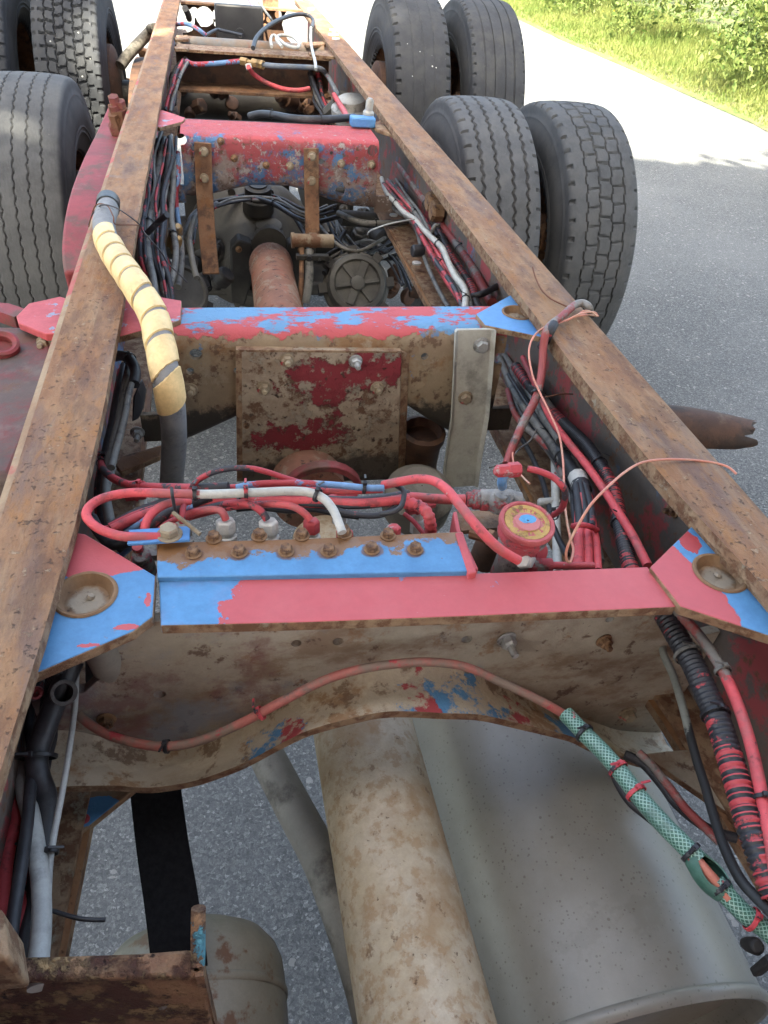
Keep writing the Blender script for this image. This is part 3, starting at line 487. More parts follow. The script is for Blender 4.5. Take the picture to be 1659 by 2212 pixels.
g = G(); P = [UY(868, 760, .9905), UY(884, 766, .998), UY(874, 1036, .998), UY(860, 1034, .9905)]; g.prism(P, (0, .006, 0)); P = [UY(512, 756, .9885), UY(868, 759, .9885), UY(868, 763, .9885), UY(512, 760, .9885)]; g.prism(P, (0, .012, 0)); P = [UY(510, 756, .988), UY(522, 756, .988), UY(524, 1040, .988), UY(512, 1040, .988)]; g.prism(P, (0, .012, 0)); g.out('rolled_edge', 'edge', SP)
for x, y, me in ((620, 778, BOLTT), (768, 780, BOLTB), (570, 838, BOLTT), (815, 838, BOLTT)): put(me, 'bolt', UY(x, y, .989), (.03, -1, .03), SP)
for x, y in ((411, 842),): put(BOLTT, 'bolt', UY(x, y, .999), (0, -1, 0), CM2)
put(BOLTB, 'bolt', UY(297, 934, .999), (0, -1, 0), CM2); put(BOLTR, 'bolt', UY(532, 912, .999), (0, -1, 0), CM2)
# bent grey bracket
Pb = [UY(1026, 712, .992), UY(1021, 800, .987), UY(1014, 900, .980), UY(998, 1000, .960), UY(992, 1052, .950)]
g = G(); R = []
for i, p in enumerate(Pb):
    hw = .0335; t = .006; sk = V((1, 0, .012)); R.append([p-sk*hw+V((0, -.007, 0)), p-sk*(hw-.006), p+sk*(hw-.006), p+sk*hw+V((0, -.007, 0)), p+sk*hw+V((0, 0, 0)), p+sk*(hw-.004)+V((0, t, 0)), p-sk*(hw-.004)+V((0, t, 0)), p-sk*hw])
g.rings(R); BK = g.out('bracket', 'greybracket', CM2, bev=.001); BK['label'] = 'pale grey folded bracket with two bolts'
put(BOLTZ, 'bolt', UY(1040, 746, .989), (0, -1, 0), BK); put(BOLTM, 'bolt', UY(1005, 859, .983), (0, -1, 0), BK)
o = gusset(CM2, [(1028, 678), (1112, 632), (1180, 640), (1200, 735), (1168, 727), (1048, 702)], -.021, .01, 'gusset_c', label='blue corner gusset beside the doubled rail'); gusset_hollow(o, 1118, 676, -.021, .024); edges(o)
o = gusset(CM2, [(240, 640), (340, 640), (392, 649), (390, 691), (258, 727), (215, 727)], -.021, .01, 'gusset_d', label='pink red corner gusset under the yellow spiral hose'); edges(o)
o = gusset(CM2, [(35, 683), (62, 655), (130, 640), (160, 650), (130, 720), (98, 721), (40, 697)], -.05, .012, 'gusset_d', label='flaking pink gusset outside the rail')
put(BOLTT, 'bolt', U(95, 742, -.07), (-.2, -1, .2), CM2)
o = gusset(CM2, [(250, 1005), (262, 985), (352, 960), (345, 985), (262, 1020)], -.235, .01, 'rust'); edges(o)
# --- third cross member (speckled red and blue)
zb3 = lin([(-.31, .822), (-.24, .815), (-.19, .822), (-.14, .835), (-.08, .848), (.02, .848), (.08, .832), (.14, .812), (.2, .798), (.31, .792)])
g = G(); g.rings(channel(np.linspace(-.262, .262, 50), 2.09, 2.26, .975, zb3, .022)); CM3 = g.out('cross_member', 'cm3', TR, ang=60); CM3['label'] = 'third cross member, speckled red and blue paint, two hanging straps'
drill(CM3, [(UY(x, y, 2.09), (0, 1, 0), r, .04) for x, y, r in ((392, 303, .013), (805, 326, .014), (735, 413, .014), (694, 350, .008), (417, 321, .006), (716, 331, .005), (822, 434, .006), (712, 386, .005))])
for x, y in ((506, 342), (575, 357), (477, 305)): put(BOLTR, 'bolt', UY(x, y, 2.088), (0, -1, 0), CM3)
for x, y in ((626, 359), (802, 356), (737, 354)): put(BOLTT, 'bolt', UY(x, y, 2.088), (0, -1, 0), CM3)
for x0, x1 in ((-.312, -.262), (.262, .312)):
    g = G(); g.box(((x0+x1)/2, 2.10, .825 if x0 < 0 else .81), (x1-x0, .01, .045)); g.out('web_end', 'cm3', CM3)
g = G(); P = [UY(438, 308, 2.082), UY(441, 400, 2.078), UY(447, 500, 2.03), UY(456, 592, 1.96)]; g.strip(P, (1, 0, .02), .044, .01); sb = g.out('hanger_strap', 'rust', CM3, bev=.0015)
for x, y in ((440, 328), (441, 385)): put(BOLTM, 'bolt', UY(x, y, 2.072), (0, -1, 0), sb)
g = G(); P = [UY(672, 320, 2.082), UY(673, 400, 2.078), UY(674, 460, 2.06), UY(675, 515, 2.03)]; g.strip(P, (1, 0, .02), .04, .01); sb = g.out('hanger_strap', 'rust', CM3, bev=.0015)
for x, y in ((674, 338), (673, 391)): put(BOLTM, 'bolt', UY(x, y, 2.072), (0, -1, 0), sb)
o = gusset(CM3, [(330, 236), (352, 238), (400, 254), (395, 262), (345, 275), (320, 268)], -.021, .01, 'gusset_d', label='small flaking pink gusset'); edges(o)
o = gusset(CM3, [(800, 266), (835, 256), (880, 268), (885, 300), (862, 294), (815, 279)], -.021, .01, 'edge'); edges(o)
# --- fourth (rusty channel), tube and perforated end member
g = G(); yq, yw = 3.35, 3.45; zlow = UY(525, 200, 3.33).z
P = [(-.312, yw, .972), (.302, yw, .972), (.302, yw, zlow), (-.312, yw, zlow)]; g.prism(P, (0, .012, 0)); CM4 = g.out('cross_member', 'darkrust', TR); CM4['label'] = 'brown rusted channel cross member further back'
g = G(); g.box((-.005, (yq+yw)/2, .969), (.60, yw-yq+.02, .010)); g.out('top_flange', 'edge', CM4, bev=.001)
g = G(); g.box((-.005, (yq+yw)/2-.02, zlow), (.60, yw-yq+.05, .010)); g.out('lower_lip', 'rust', CM4, bev=.001)
for pts in (((330, 250), (400, 235), (412, 248), (405, 262), (335, 262)), ((1050, 278), (1180, 268), (1210, 290), (1195, 305), (1060, 292))):
    o = gusset(CM4, pts, -.018, .01, 'edge', 'q2')
g = G(); g.cyl((-.31, 3.62, .95), (.30, 3.62, .95), .03, 20); tb = g.out('tube_cross_member', mat('faded_tube', (.17, .12, .085), (.15, .15, .15), 8, [L(RUST2, 9, .55, .08, 3), L((.2, .05, .05), 12, .64, .05, 4)], bump=.4), TR)
for pts in (((330, 200), (400, 186), (412, 196), (408, 210), (335, 212)), ((1015, 226), (1130, 222), (1165, 236), (1050, 246))): o = gusset(tb, pts, -.018, .01, 'edge', 'q2')
g = G(); Ye = 4.62; g.prism([(-.315, Ye, .995), (.305, Ye, .995), (.305, Ye, .70), (-.315, Ye, .70)], (0, .01, 0)); CM5 = g.out('cross_member', 'darkrust', TR); CM5['label'] = 'perforated end cross member with two big round openings'
hol = [(440, 68, .024), (560, 80, .024), (795, 88, .024), (495, 90, .045), (525, 112, .016), (415, 150, .016), (945, 145, .018), (965, 105, .018), (890, 78, .018), (560, 130, .014), (925, 132, .014), (840, 105, .014), (480, 130, .012), (610, 150, .012), (820, 140, .012)]
drill(CM5, [(UY(x, y, Ye, 'q2'), (0, 1, 0), r, .05) for x, y, r in hol]+[(UY(378, 105, Ye, 'q2'), (0, 1, 0), .06, .05), (UY(1010, 138, Ye, 'q2'), (0, 1, 0), .095, .05)])
g = G(); g.box((-.005, Ye-.03, .992), (.615, .07, .009)); g.box((-.005, Ye-.05, .705), (.60, .09, .009)); g.out('flange', 'rust', CM5)
g = G(); g.box((.17, 5.0, .98), (.09, .03, .45)); g.out('rear_post', 'rust', TR)
# ---- wheels
def tyre_mesh(name, kind, m, N=640):
    Rt, wt = .518, .124; X, Rr = [], []
    for x in np.linspace(-1, 1, 101): X.append(x*(wt-.004)); Rr.append(Rt-.006*x*x-.004*abs(x)**8)
    rim = [(.1235, .505), (.1275, .498), (.1285, .488), (.129, .478), (.131, .462), (.1325, .460), (.1325, .455), (.1325, .452), (.136, .44), (.140, .42), (.142, .40), (.141, .38), (.139, .366), (.1405, .364), (.1405, .360), (.1380, .358), (.137, .350), (.1385, .348), (.1385, .344), (.136, .342), (.131, .325), (.124, .31), (.123, .305), (.118, .292), (.105, .286)]
    X = np.array([-p[0] for p in rim[::-1]]+X+[p[0] for p in rim]); Rr = np.array([p[1] for p in rim[::-1]]+Rr+[p[1] for p in rim])*.9653; Rt = .5
    u = np.arange(N)/N*2*np.pi*Rt; UU, XX = np.meshgrid(u, X, indexing='ij'); dep = np.zeros_like(UU)
    C = 2*np.pi*Rt
    def zig(lam, amp, sharp=1.0):
        lam = C/round(C/lam); p = (UU/lam) % 1; return amp*(np.abs(p-.5)*4-1)
    def groove(x0, wd, d): 
        nonlocal dep
        a = np.abs(XX-x0); dep = np.maximum(dep, d*np.clip((wd/2+.0012-a)/.0012, 0, 1))
    def lat(x0, x1, lam, off, wd, d, slope=0.0):
        nonlocal dep
        lam = C/round(C/lam); p = (UU+off+slope*(XX-(x0+x1)/2)) % lam; q = np.minimum(p, lam-p)
        dep = np.maximum(dep, d*np.clip((wd/2+.003-q)/.003, 0, 1)*(XX > x0)*(XX < x1))
    if kind == 'rib':
        for x0 in (-.079, -.040, 0, .040, .079): groove(x0+zig(.036, .0030), .0024, .006)
    if kind == 'wave':
        for x0 in (-.077, -.027, .027, .077): groove(x0+zig(.040, .0045), .0065, .010)
        lat(-.125, -.103, .062, 0, .006, .009); lat(.106, .125, .062, .03, .006, .008)
    if kind == 'block':
        for x0, o in ((-.068, 0), (-.0235, .031), (.0235, 0), (.068, .031)): groove(x0+.0022*np.sign(zig(.062, 1)), .0032, .008)
        lat(-.068, -.0235, .062, 0, .0035, .007, .12); lat(-.0235, .0235, .062, .031, .004, .008, -.10); lat(.0235, .068, .062, .012, .0035, .007, .12)
        lat(-.127, -.109, .062, .02, .009, .011); lat(.108, .127, .062, .0, .006, .006)
    if kind == 'lug':
        for x0 in (-.072, -.036, 0, .036, .072): groove(x0+zig(.05, .003), .0034, .010)
        for i, x0 in enumerate((-.072, -.036, 0, .036)): lat(x0, x0+.036, .05, .025*(i % 2), .0065, .011, .25*(1 if i % 2 else -1))
        lat(.072, .098, .05, .012, .006, .010, .2); lat(-.098, -.072, .05, .0, .006, .010, -.2); lat(.108, .128, .05, 0, .010, .008); lat(-.128, -.108, .05, 0, .010, .008)
    if kind == 'notch':
        for x0 in (-.05, .0, .05): groove(x0+zig(.05, .002), .0028, .0022)
        lat(-.127, -.104, .052, 0, .008, .009); lat(.104, .127, .052, .02, .008, .009)
    if kind == 'plain':
        for x0 in (-.070, -.025, .025, .070): groove(x0, .0045, .005)
        lat(-.127, -.112, .045, 0, .007, .007); lat(.112, .127, .045, .02, .006, .005)
    nz = RNG.normal(size=dep.shape)*.0003; r = Rr[None, :]-dep+nz*(np.abs(XX) < .12)
    a = np.arange(N)/N*2*np.pi; co_ = np.stack([np.broadcast_to(X[None, :], r.shape), np.cos(a)[:, None]*r, np.sin(a)[:, None]*r], -1).reshape(-1, 3); K = len(X)
    i = np.arange(N)[:, None]*K; j = np.arange(K-1)[None, :]; i2 = ((np.arange(N)+1) % N)[:, None]*K
    q = np.stack([i+j, i2+j, i2+j+1, i+j+1], -1).reshape(-1, 4).astype(np.int32)
    me = bpy.data.meshes.new(name); me.vertices.add(len(co_)); me.vertices.foreach_set('co', co_.reshape(-1).astype(np.float32)); me.loops.add(q.size); me.polygons.add(len(q))
    me.loops.foreach_set('vertex_index', q.reshape(-1)); me.polygons.foreach_set('loop_start', np.arange(0, q.size, 4, dtype=np.int32)); me.polygons.foreach_set('use_smooth', np.ones(len(q), bool))
    me.materials.append(m); me.update(calc_edges=True); me.set_sharp_from_angle(angle=math.radians(40)); return me
rub = lambda n, a, b, dust: mat(n, a, b, 9, [L(dust, 14, .54, .10, 3, f=.7), L((.02, .02, .022), 5, .60, .1, 4, f=.5), L((.17, .165, .155), 110, .70, .03, 5, f=.7)], spots=[(55, .22, .05, (.5, .5, .48), 3)] if n in ('rubber_lug', 'rubber_plain', 'rubber_notch') else None, rough=.8, bump=.3, bd=.001, grain=500, gv=.35, spec=.3)
TY = {k: tyre_mesh('tyre', k, rub('rubber_'+k, *(tuple(c*.82 for c in q) for q in (a, b, d)))) for k, a, b, d in (('rib', (.072, .073, .076), (.09, .091, .093), (.115, .115, .115)), ('wave', (.075, .077, .082), (.09, .092, .097), (.12, .12, .12)),
      ('block', (.06, .063, .067), (.08, .083, .088), (.10, .10, .10)), ('lug', (.026, .028, .034), (.036, .039, .046), (.05, .052, .056)), ('notch', (.036, .038, .043), (.046, .048, .055), (.065, .065, .066)), ('plain', (.034, .036, .042), (.045, .048, .055), (.07, .07, .07)))}
g = G(); g.lathe((-.11, 0, 0), (1, 0, 0), [(0, .275), (0, .288), (.01, .29), (.02, .283), (.10, .268), (.20, .283), (.21, .29), (.22, .288), (.22, .275), (.19, .27), (.12, .255), (.085, .24), (.075, .19), (.075, .12), (.085, .11), (.05, .10), (.03, .06), (.03, .001)], 48, caps=False); o = g.out('rim', 'rust', None); RIM = o.data; bpy.data.objects.remove(o)
g = G(); g.lathe((-.16, 0, 0), (1, 0, 0), [(0, .001), (0, .12), (.02, .20), (.03, .215), (.14, .215), (.15, .19), (.16, .10)], 40, caps=False); o = g.out('brake_drum', 'darkrust', None); DRUM = o.data; bpy.data.objects.remove(o)
WZ, Y1, Y2 = .470, 2.745, 4.035
def wheel(x, y, k, label, spin, flip=False, drum=False):
    WZ = .655 if y == Y2 else .470
    t = empty('wheel', (x, y, WZ), None, None); t.parent = TR; t.location = (x, y, WZ); t['label'] = label
    a = link('tyre', TY[k], t, (x, y, WZ), rot=(spin, 0, math.pi if flip else 0)); b = link('rim', RIM, t, (x, y, WZ), rot=(spin*2, 0, math.pi if x < 0 else 0))
    if drum: c = link('brake_drum', DRUM, t, (x, y, WZ), rot=(0, 0, math.pi if x < 0 else 0))
xi, xo = .7515, 1.1095
wheel(xi, Y1, 'wave', 'wheel with a worn grey tyre of four wavy grooves', .3, drum=True); wheel(xo, Y1, 'block', 'wheel with a dusty tyre of square tread blocks, nearest the open road', .1)
wheel(xi, Y2, 'notch', 'wheel with a smooth dark tyre notched along both shoulders', .5, drum=True); wheel(xo, Y2, 'plain', 'wheel with a bald tyre of straight thin grooves', .9)
wheel(-xi, Y1, 'rib', 'wheel with a smooth grey tyre of thin zigzag grooves', .2, drum=True); wheel(-xo, Y1, 'rib', 'outer wheel hidden beside the smooth grey tyre', 1.2)
wheel(-xi, Y2, 'lug', 'wheel with a black chevron lug tyre flecked with white stones', .4, drum=True); wheel(-xo, Y2, 'lug', 'outermost black lug wheel at the rear', 1.4)
# ---- axles and suspension
def axle(y, label):
    WZ = .655 if y == Y2 else .470; dz = WZ-.518
    t = empty('axle', (0, y, WZ), None, None); t.parent = TR; t.location = (0, y, WZ); t['label'] = label
    g = G(); g.cyl((-.62, y, WZ), (.62, y, WZ), .075, 20); g.out('axle_tube', 'blackoil', t)
    for s in (-1, 1):
        g = G(); pts = [(s*.49, y-.62, .66), (s*.49, y-.3, .70+dz*.5), (s*.49, y, .66+dz), (s*.49, y+.3, .70+dz*.5), (s*.49, y+.5, .66)]
        for k in range(3): g.strip([V(p)-V((0, 0, .02*k)) for p in curve(pts, 4)], (1, 0, 0), .085, .016)
        g.out('leaf_spring', 'darkrust', t)
    return t
AX = axle(Y1, 'drive axle with an oily grey differential'); AX2 = axle(Y2, 'rearmost axle')
DY = 2.62; dc = UY(545, 520, 2.5)
g = G(); n1 = V((dc.x, 2.62, .53)); g.lathe((n1.x, n1.y-.16, n1.z+.0), (0, 1, 0), [(-.16, .07), (-.15, .095), (-.10, .11), (-.04, .15), (0, .185), (.03, .215), (.06, .222), (.10, .215), (.2, .19), (.3, .11), (.32, .001)], 36, caps=False); DF = g.out('differential_housing', 'greyoil', AX)
g = G(); g.lathe((n1.x+.02, 2.42, n1.z+.15), (0, -.2, 1), [(0, .05), (.04, .048), (.045, .042), (.08, .042), (.085, .03), (.09, .03)], 20); g.out('breather_cap', 'blackoil', AX)
g = G()
for a in np.linspace(0, 2*math.pi, 11)[:-1]: g.lathe((n1.x+.2*math.cos(a), 2.475, n1.z+.2*math.sin(a)), (0, -1, 0), [(0, .013), (.012, .013)], 6)
g.out('flange_bolts', 'blackoil', DF)['kind'] = 'stuff'
# propeller shaft rear
s0 = U(580, 515, -.40); s1 = U(583, 560, -.41); s2 = V((-.05, .93, .70)); dirv = (s2-s1).normalized()
t = empty('propeller_shaft', s1, None, None); t.parent = TR; t.location = s1; t['label'] = 'orange red rear propeller shaft running into the differential'
g = G(); g.lathe(s1+dirv*.03, dirv, [(0, .056), (.02, .066), (.05, .067), (.06, .063), ((s2-s1).length-.03, .063)], 28); g.out('tube', 'shaft_red', t)
g = G(); g.lathe(s0-dirv*.05, dirv, [(0, .05), (.015, .058), (.02, .052), (.10, .056), (.14, .056)], 24); g.lathe(s0+V((0, -.03, .055)), (0, -.25, 1), [(-.02, .040), (0, .042), (.004, .030), (.004, .001)], 20, caps=False); g.out('yoke', 'greyoil', t)
for sx in (-1, 1):
    g = G(); c = s1+V((sx*.085, -.01, .02)); g.prism([c+V((x*sx, 0, z)) for x, z in ((-.03, .03), (.01, .045), (.035, .02), (.04, -.16), (.0, -.17), (-.03, -.08))], (0, .06, 0)); g.out('bearing_cap', 'blackoil', t, bev=.006)
    put(BOLTR, 'bolt', c+V((sx*.01, -.002, .015)), (0, -1, .2), t)
# front propeller shaft
def ys(px, py, x): return UX(px, py, x)
a0 = V((-.035, .86, .655)); a1 = V((-.010, -.55, .70))
t = empty('propeller_shaft', a1, None, None); t.parent = TR; t.location = a1; t['label'] = 'thick rust-stained beige propeller shaft under the arch'
g = G(); d = a1-a0; g.lathe(a0+d.normalized()*.09, d, [(0, .05), (.02, .064), (d.length-.1, .064)], 40); g.out('tube', 'shaft', t, ang=60)
g = G(); g.lathe(a0, d, [(-.02, .05), (.02, .056), (.03, .058), (.11, .055)], 30); g.out('yoke', 'shaft', t)
g = G(); c = UY(697, 1022, .90); 
R = []
for q in (-.010, .010):
    R.append([V((c.x+.066*math.cos(th), c.y+q*.9, c.z-.038+.058*math.sin(th))) for th in np.linspace(0, math.pi, 14)]+[V((c.x+.056*math.cos(th), c.y+q*.9, c.z-.04+.048*math.sin(th))) for th in np.linspace(math.pi, 0, 14)])
g.rings(R); g.out('bearing_hanger', 'reddark', t, bev=.002)
# rusty joint beside the plate
c = U(905, 960, -.26); t2 = g = G(); g.lathe(c+V((0, .02, -.10)), (.05, -.1, 1), [(0, .05), (.03, .045), (.05, .040), (.10, .038), (.11, .042), (.125, .042), (.128, .034), (.11, .03), (.11, .001)], 24, jag=.001, caps=False)
g.out('rusty_joint', 'darkrust', TR); g = G(); c = U(905, 1040, -.28); g.lathe(c+V((0, 0, -.06)), (0, -.3, 1), [(0, .06), (.05, .06), (.07, .04), (.07, .001)], 24, caps=False); g.out('bearing_cover', 'pipe', TR)
# brake chambers
def chamber(c, ax, r, star=True):
    t = empty('brake_chamber', c, None, None); t.parent = TR; t.location = c; ax = V(ax).normalized()
    g = G(); g.lathe(c, ax, [(-.14, .05), (-.13, r*.85), (-.06, r*.95), (-.055, r*1.12), (-.035, r*1.12), (-.03, r), (-.012, r), (0, r*.92), (.004, r*.78), (-.002, r*.72), (-.002, .001)], 36, caps=False); g.out('body', 'greyoil', t)
    if star:
        a = ax.orthogonal().normalized(); b = ax.cross(a); g = G(); g.lathe(c, ax, [(-.003, .022), (.010, .020), (.012, .015), (.012, .001)], 16, caps=False)
        for k in range(6):
            th = k*math.pi/3+.3; dd = a*math.cos(th)+b*math.sin(th); g.box(c+dd*r*.42+ax*.001, (r*.62, .010 if k % 3 else .022, .008), (dd, ax.cross(dd), ax))
        g.out('star_ribs', 'greyoil', t, bev=.001)
    g = G()
    for k in range(8):
        th = k*math.pi/4; dd = ax.orthogonal().normalized()*math.cos(th)+ax.cross(ax.orthogonal().normalized())*math.sin(th); g.box(c+dd*r*1.1-ax*.045, (.03, .026, .05), (dd, ax.cross(dd), ax))
    g.out('clamp_lugs', 'blackoil', t)['kind'] = 'stuff'; return t
bc = U(772, 612, -.36); o = chamber(bc, (-.05, -.8, .55), .086); o['label'] = 'oily brake chamber with a star ribbed cap'
bc = U(402, 625, -.36); o = chamber(bc, (.5, -.5, .5), .075, False); o['label'] = 'dark brake chamber half hidden by cables'
# lever on the hanging strap
lv = empty('lever', U(676, 522, -.2), None, None); lv.parent = TR; lv.location = LOC[lv]; Lc = UY(676, 520, 2.01)
g = G(); g.cyl(UY(632, 519, 2.01), UY(720, 521, 2.01), .018, 18); g.cyl(UY(629, 519, 2.01), UY(636, 519, 2.01), .021, 18); g.cyl(UY(668, 519, 2.01), UY(683, 520, 2.01), .0205, 18); g.out('pivot_tube', mat('rust_white_pivot', (.24, .19, .13), (.15, .09, .05), 14, [L((.07, .14, .25), 20, .68, .03, 3), L(RUST, 20, .55, .05, 4)], bump=.6), lv)
g = G(); g.tube([UY(652, 535, 2.00), UY(651, 600, 1.95), UY(649, 665, 1.92)], .007, 8, 3); g.out('rod', 'rust', lv)
g = G(); g.tube([UY(668, 540, 2.00), UY(668, 600, 1.95), UY(660, 655, 1.92)], .012, 10, 3); g.out('sleeve', 'h_grey', lv)
g = G(); g.box(UY(675, 555, 1.98), (.09, .02, .012)); g.out('clip', 'blackoil', lv)
# diagonal strut, inner brace by the right rail
t = empty('diagonal_strut', U(900, 560, -.32), None, None); t.parent = TR; t.location = LOC[t]
a, b = U(848, 462, -.26), U(985, 700, -.28); dd = (b-a).normalized(); sd = V((dd.y, -dd.x, 0)).normalized()
g = G(); g.strip([a, a.lerp(b, .5), b], sd, .085, .01); g.out('plate', 'rust', t); g = G(); g.strip([a-sd*.04+V((0, 0, .014)), (a+b)/2-sd*.04+V((0, 0, .014)), b-sd*.04+V((0, 0, .014))], sd, .010, .03); g.out('ridge', 'edge', t)
g = G()
for (x, y) in ((850, 466), (900, 570)): c = U(x, y, -.24); g.lathe(c+V((.0, 0, 0)), (0, 0, 1), [(0, .012), (.004, .012)], 12)
g.out('pale_tabs', 'fitwhite', t)['kind'] = 'stuff'
# oily machinery around the axle: torque rods, slack adjusters, castings
def lump(name, c, d, m, n=5, seed=0):
    rr = random.Random(seed); g = G()
    for i in range(n):
        q = V(c)+V((rr.uniform(-.5, .5)*d[0], rr.uniform(-.5, .5)*d[1], rr.uniform(-.5, .5)*d[2])); r = rr.uniform(.10, .24)*max(d)
        ax = V((rr.uniform(-1, 1), rr.uniform(-1, 1), rr.uniform(-.6, 1))); h = rr.uniform(.7, 1.6)*r
        g.lathe(q, ax, [(-h*.5, r*.5), (-h*.4, r*.62), (h*.1, r*.6), (h*.15, r*.42), (h*.4, r*.4), (h*.5, r*.25)], rr.choice((6, 12, 14)))
    o = g.out(name, m, TR, bev=.002); o['kind'] = 'stuff'; return o
lump('brake_linkage', U(760, 500, -.40), (.26, .25, .10), 'blackoil', 12, 3); lump('spring_hanger', U(860, 480, -.40), (.22, .3, .12), 'blackoil', 9, 4); lump('slack_adjuster', U(850, 625, -.45), (.14, .2, .1), 'darkrust', 9, 5); lump('hub_casting', U(435, 560, -.42), (.12, .25, .12), 'blackoil', 8, 6)
lump('slack_adjuster', U(380, 640, -.40), (.1, .1, .1), 'blackoil', 6, 8)
g = G(); g.cyl(U(735, 470, -.30), U(850, 478, -.32), .024, 14); g.cyl(U(850, 478, -.32), U(905, 470, -.32), .02, 14); g.out('torque_rod', 'blackoil', TR)
# pit between third and fourth cross member
g = G(); g.cyl((-.3, 3.93-.3, .62), (.3, 3.63, .62), .05, 14); g.out('stabiliser_tube', 'blackoil', TR)
g = G(); g.box((.02, 2.95, .62), (.13, .22, .2)); g.out('torque_bracket', 'blackoil', TR, bev=.02)
for (x, y, m_, sd_) in ((400, 225, 'darkrust', 11), (470, 228, 'darkrust', 12), (640, 235, 'darkrust', 13), (700, 240, 'rust', 14), (735, 235, 'blackoil', 15)): lump('suspension_casting', U(x, y, -.34), (.2, .35, .2), m_, 9, sd_)
g = G(); g.box((0, 2.9, .40), (.62, .9, .05)); g.box((-.24, 2.85, .60), (.10, .6, .2)); g.box((.22, 2.9, .60), (.14, .6, .2)); g.out('suspension_beam', 'blackoil', TR, bev=.01)
# rusty ends outside the left rail at the rear axle
lump('cam_bracket', U(285, 150, -.30), (.16, .2, .16), 'rust', 12, 21); lump('spring_clamp', U(262, 215, -.42), (.16, .3, .08), 'darkrust', 9, 22)
g = G(); g.tube([U(835, 455, -.2, 'q1'), U(900, 370, -.16, 'q1'), U(1035, 225, -.10, 'q1'), U(1040, 195, -.07, 'q1'), U(1075, 190, -.05, 'q1')], .022, 12, 4, rf=lambda q: .024 if q < .6 else .017); g.out('damper_rod', 'pipe', TR)
# red spring with rusty nuts outside the left rail
Ps = [UX(266, 252, -.435), UX(246, 302, -.45), UX(218, 370, -.455), UX(196, 440, -.457), UX(184, 510, -.455), UX(182, 570, -.45), UX(188, 610, -.44)]
t = empty('spring_pack', Ps[0], None, None); t.parent = TR; t.location = Ps[0]; t['label'] = 'curved red spring leaf with rusty nuts outside the rail'
g = G(); g.strip(curve(Ps, 6), (1, 0, 0), .075, .055); g.out('leaf', 'reddark', t, bev=.022, ang=80).modifiers['bevel'].segments = 4
g = G()
for k in range(5): g.lathe(U(820+(k % 2)*45, 800+k*30, -.02-.01*k, 'q1'), (-.1, -.3, 1), [(0, .022), (.02, .022), (.03, .014), (.05, .014)], 6)
g.out('clamp_nuts', mat('rusty_red_nuts', (.16, .04, .035), (.12, .035, .03), 40, [L(RUST, 30, .5, .05, 2)], bump=.6), t)['kind'] = 'stuff'
# spring hanger casting outside the left rail, near
t = empty('spring_hanger', U(40, 850, -.12), None, None); t.parent = TR; t.location = LOC[t]; t['label'] = 'weathered red hanger with a round bush outside the rail'
g = G(); P = [(-60, 700), (60, 702), (128, 722), (112, 800), (70, 930), (30, 1030), (-60, 1030)]; g.prism([p-V((0, 0, .22)) for p in UP(P, -.07)], (0, 0, .22)); hg = mat('hanger_paint', (.105, .072, .062), (.08, .058, .052), 9, [L((.20, .04, .042), 8, .53, .08, 3, f=.8), L((.17, .14, .12), 14, .60, .08, 7, f=.6), L(RUST, 16, .58, .06, 4, f=.7)], bump=.5); MT['hanger'] = hg
g.out('body', 'hanger', t, bev=.012)
g = G(); c = U(4, 746, -.06); g.lathe(c, (.2, -.35, 1), [(-.01, .024), (.006, .024), (.008, .020), (.004, .014), (-.004, .014), (-.004, .001)], 24, caps=False); g.out('bush', 'reddark', t)
g = G(); g.strip([U(-40, 672, -.08), U(10, 676, -.08), U(50, 690, -.08)], (0, 1, 0), .03, .02); g.out('bar', 'reddark', t)
# right side: rusty torn bracket sticking out past the rail
a, b = U(1470, 905, -.13), U(1637, 922, -.13); d = b-a
g = G(); ax = d.normalized(); sd = ax.cross(V((0, 0, 1))).normalized(); b2 = V((0, 0, 1)); R = []; jg = [random.uniform(-.03, .005) for j in range(22)]
for q in np.linspace((.4035-a.x)/d.x, 1, 22):
    rr = .040*(1-.30*max(0, q)**1.5); rg = []
    for j in range(22):
        th = j/21*math.pi*1.12-.25; jag = jg[j]*max(0, (q-.75)*4); rg.append(a+d*q+ax*jag+sd*math.cos(th)*rr+b2*(math.sin(th)*rr*.95-.02))
    R.append(rg+[p-(sd*math.cos(j/21*math.pi*1.12-.25)+b2*math.sin(j/21*math.pi*1.12-.25))*.0025 for j, p in reversed(list(enumerate(rg)))])
g.rings(R); o = g.out('mudguard_stay', 'darkrust', TR, ang=50); o['label'] = 'torn rusty half tube sticking out over the road with a jagged end'
# rail bolts on the inner face of the right rail
for (x, y) in ((1456, 1102), (1330, 905), (1100, 870), (1290, 1000)):
    p = UX(x, y, .379); put(BOLTR, 'bolt', p, (-1, 0, 0), RR)
for (x, y) in ((605, 445), (640, 520)): put(bolt_mesh('bolt', 'bolt', .026, .03, False), 'bolt', UX(x, y, .375, 'v4'), (-1, 0, 0), RR)
# black box, rear bits
t = empty('junction_box', UY(682, 135, 4.35, 'q2'), None, None); t.parent = TR; t.location = LOC[t]; t['label'] = 'black square plastic box'
g = G(); c = UY(682, 135, 4.35, 'q2'); g.box(c, (.235, .05, .17)); g.out('body', 'plastic', t, bev=.01); g = G(); g.lathe(c+V((0, -.025, -.03)), (0, -1, 0), [(0, .022), (.004, .022), (.005, .018), (.003, .016), (.003, .001)], 24, caps=False); g.out('cap', 'plastic', t)
g = G()
for (x, y) in ((1065, 52), (1185, 165), (1195, 188), (1200, 212), (1180, 190)): c = U(x, y, .001, 'q2'); g.lathe(c, (0, 0, 1), [(0, .018), (.006, .016)], 8)
g.out('weld_lumps', 'fitwhite', RR)['kind'] = 'stuff'
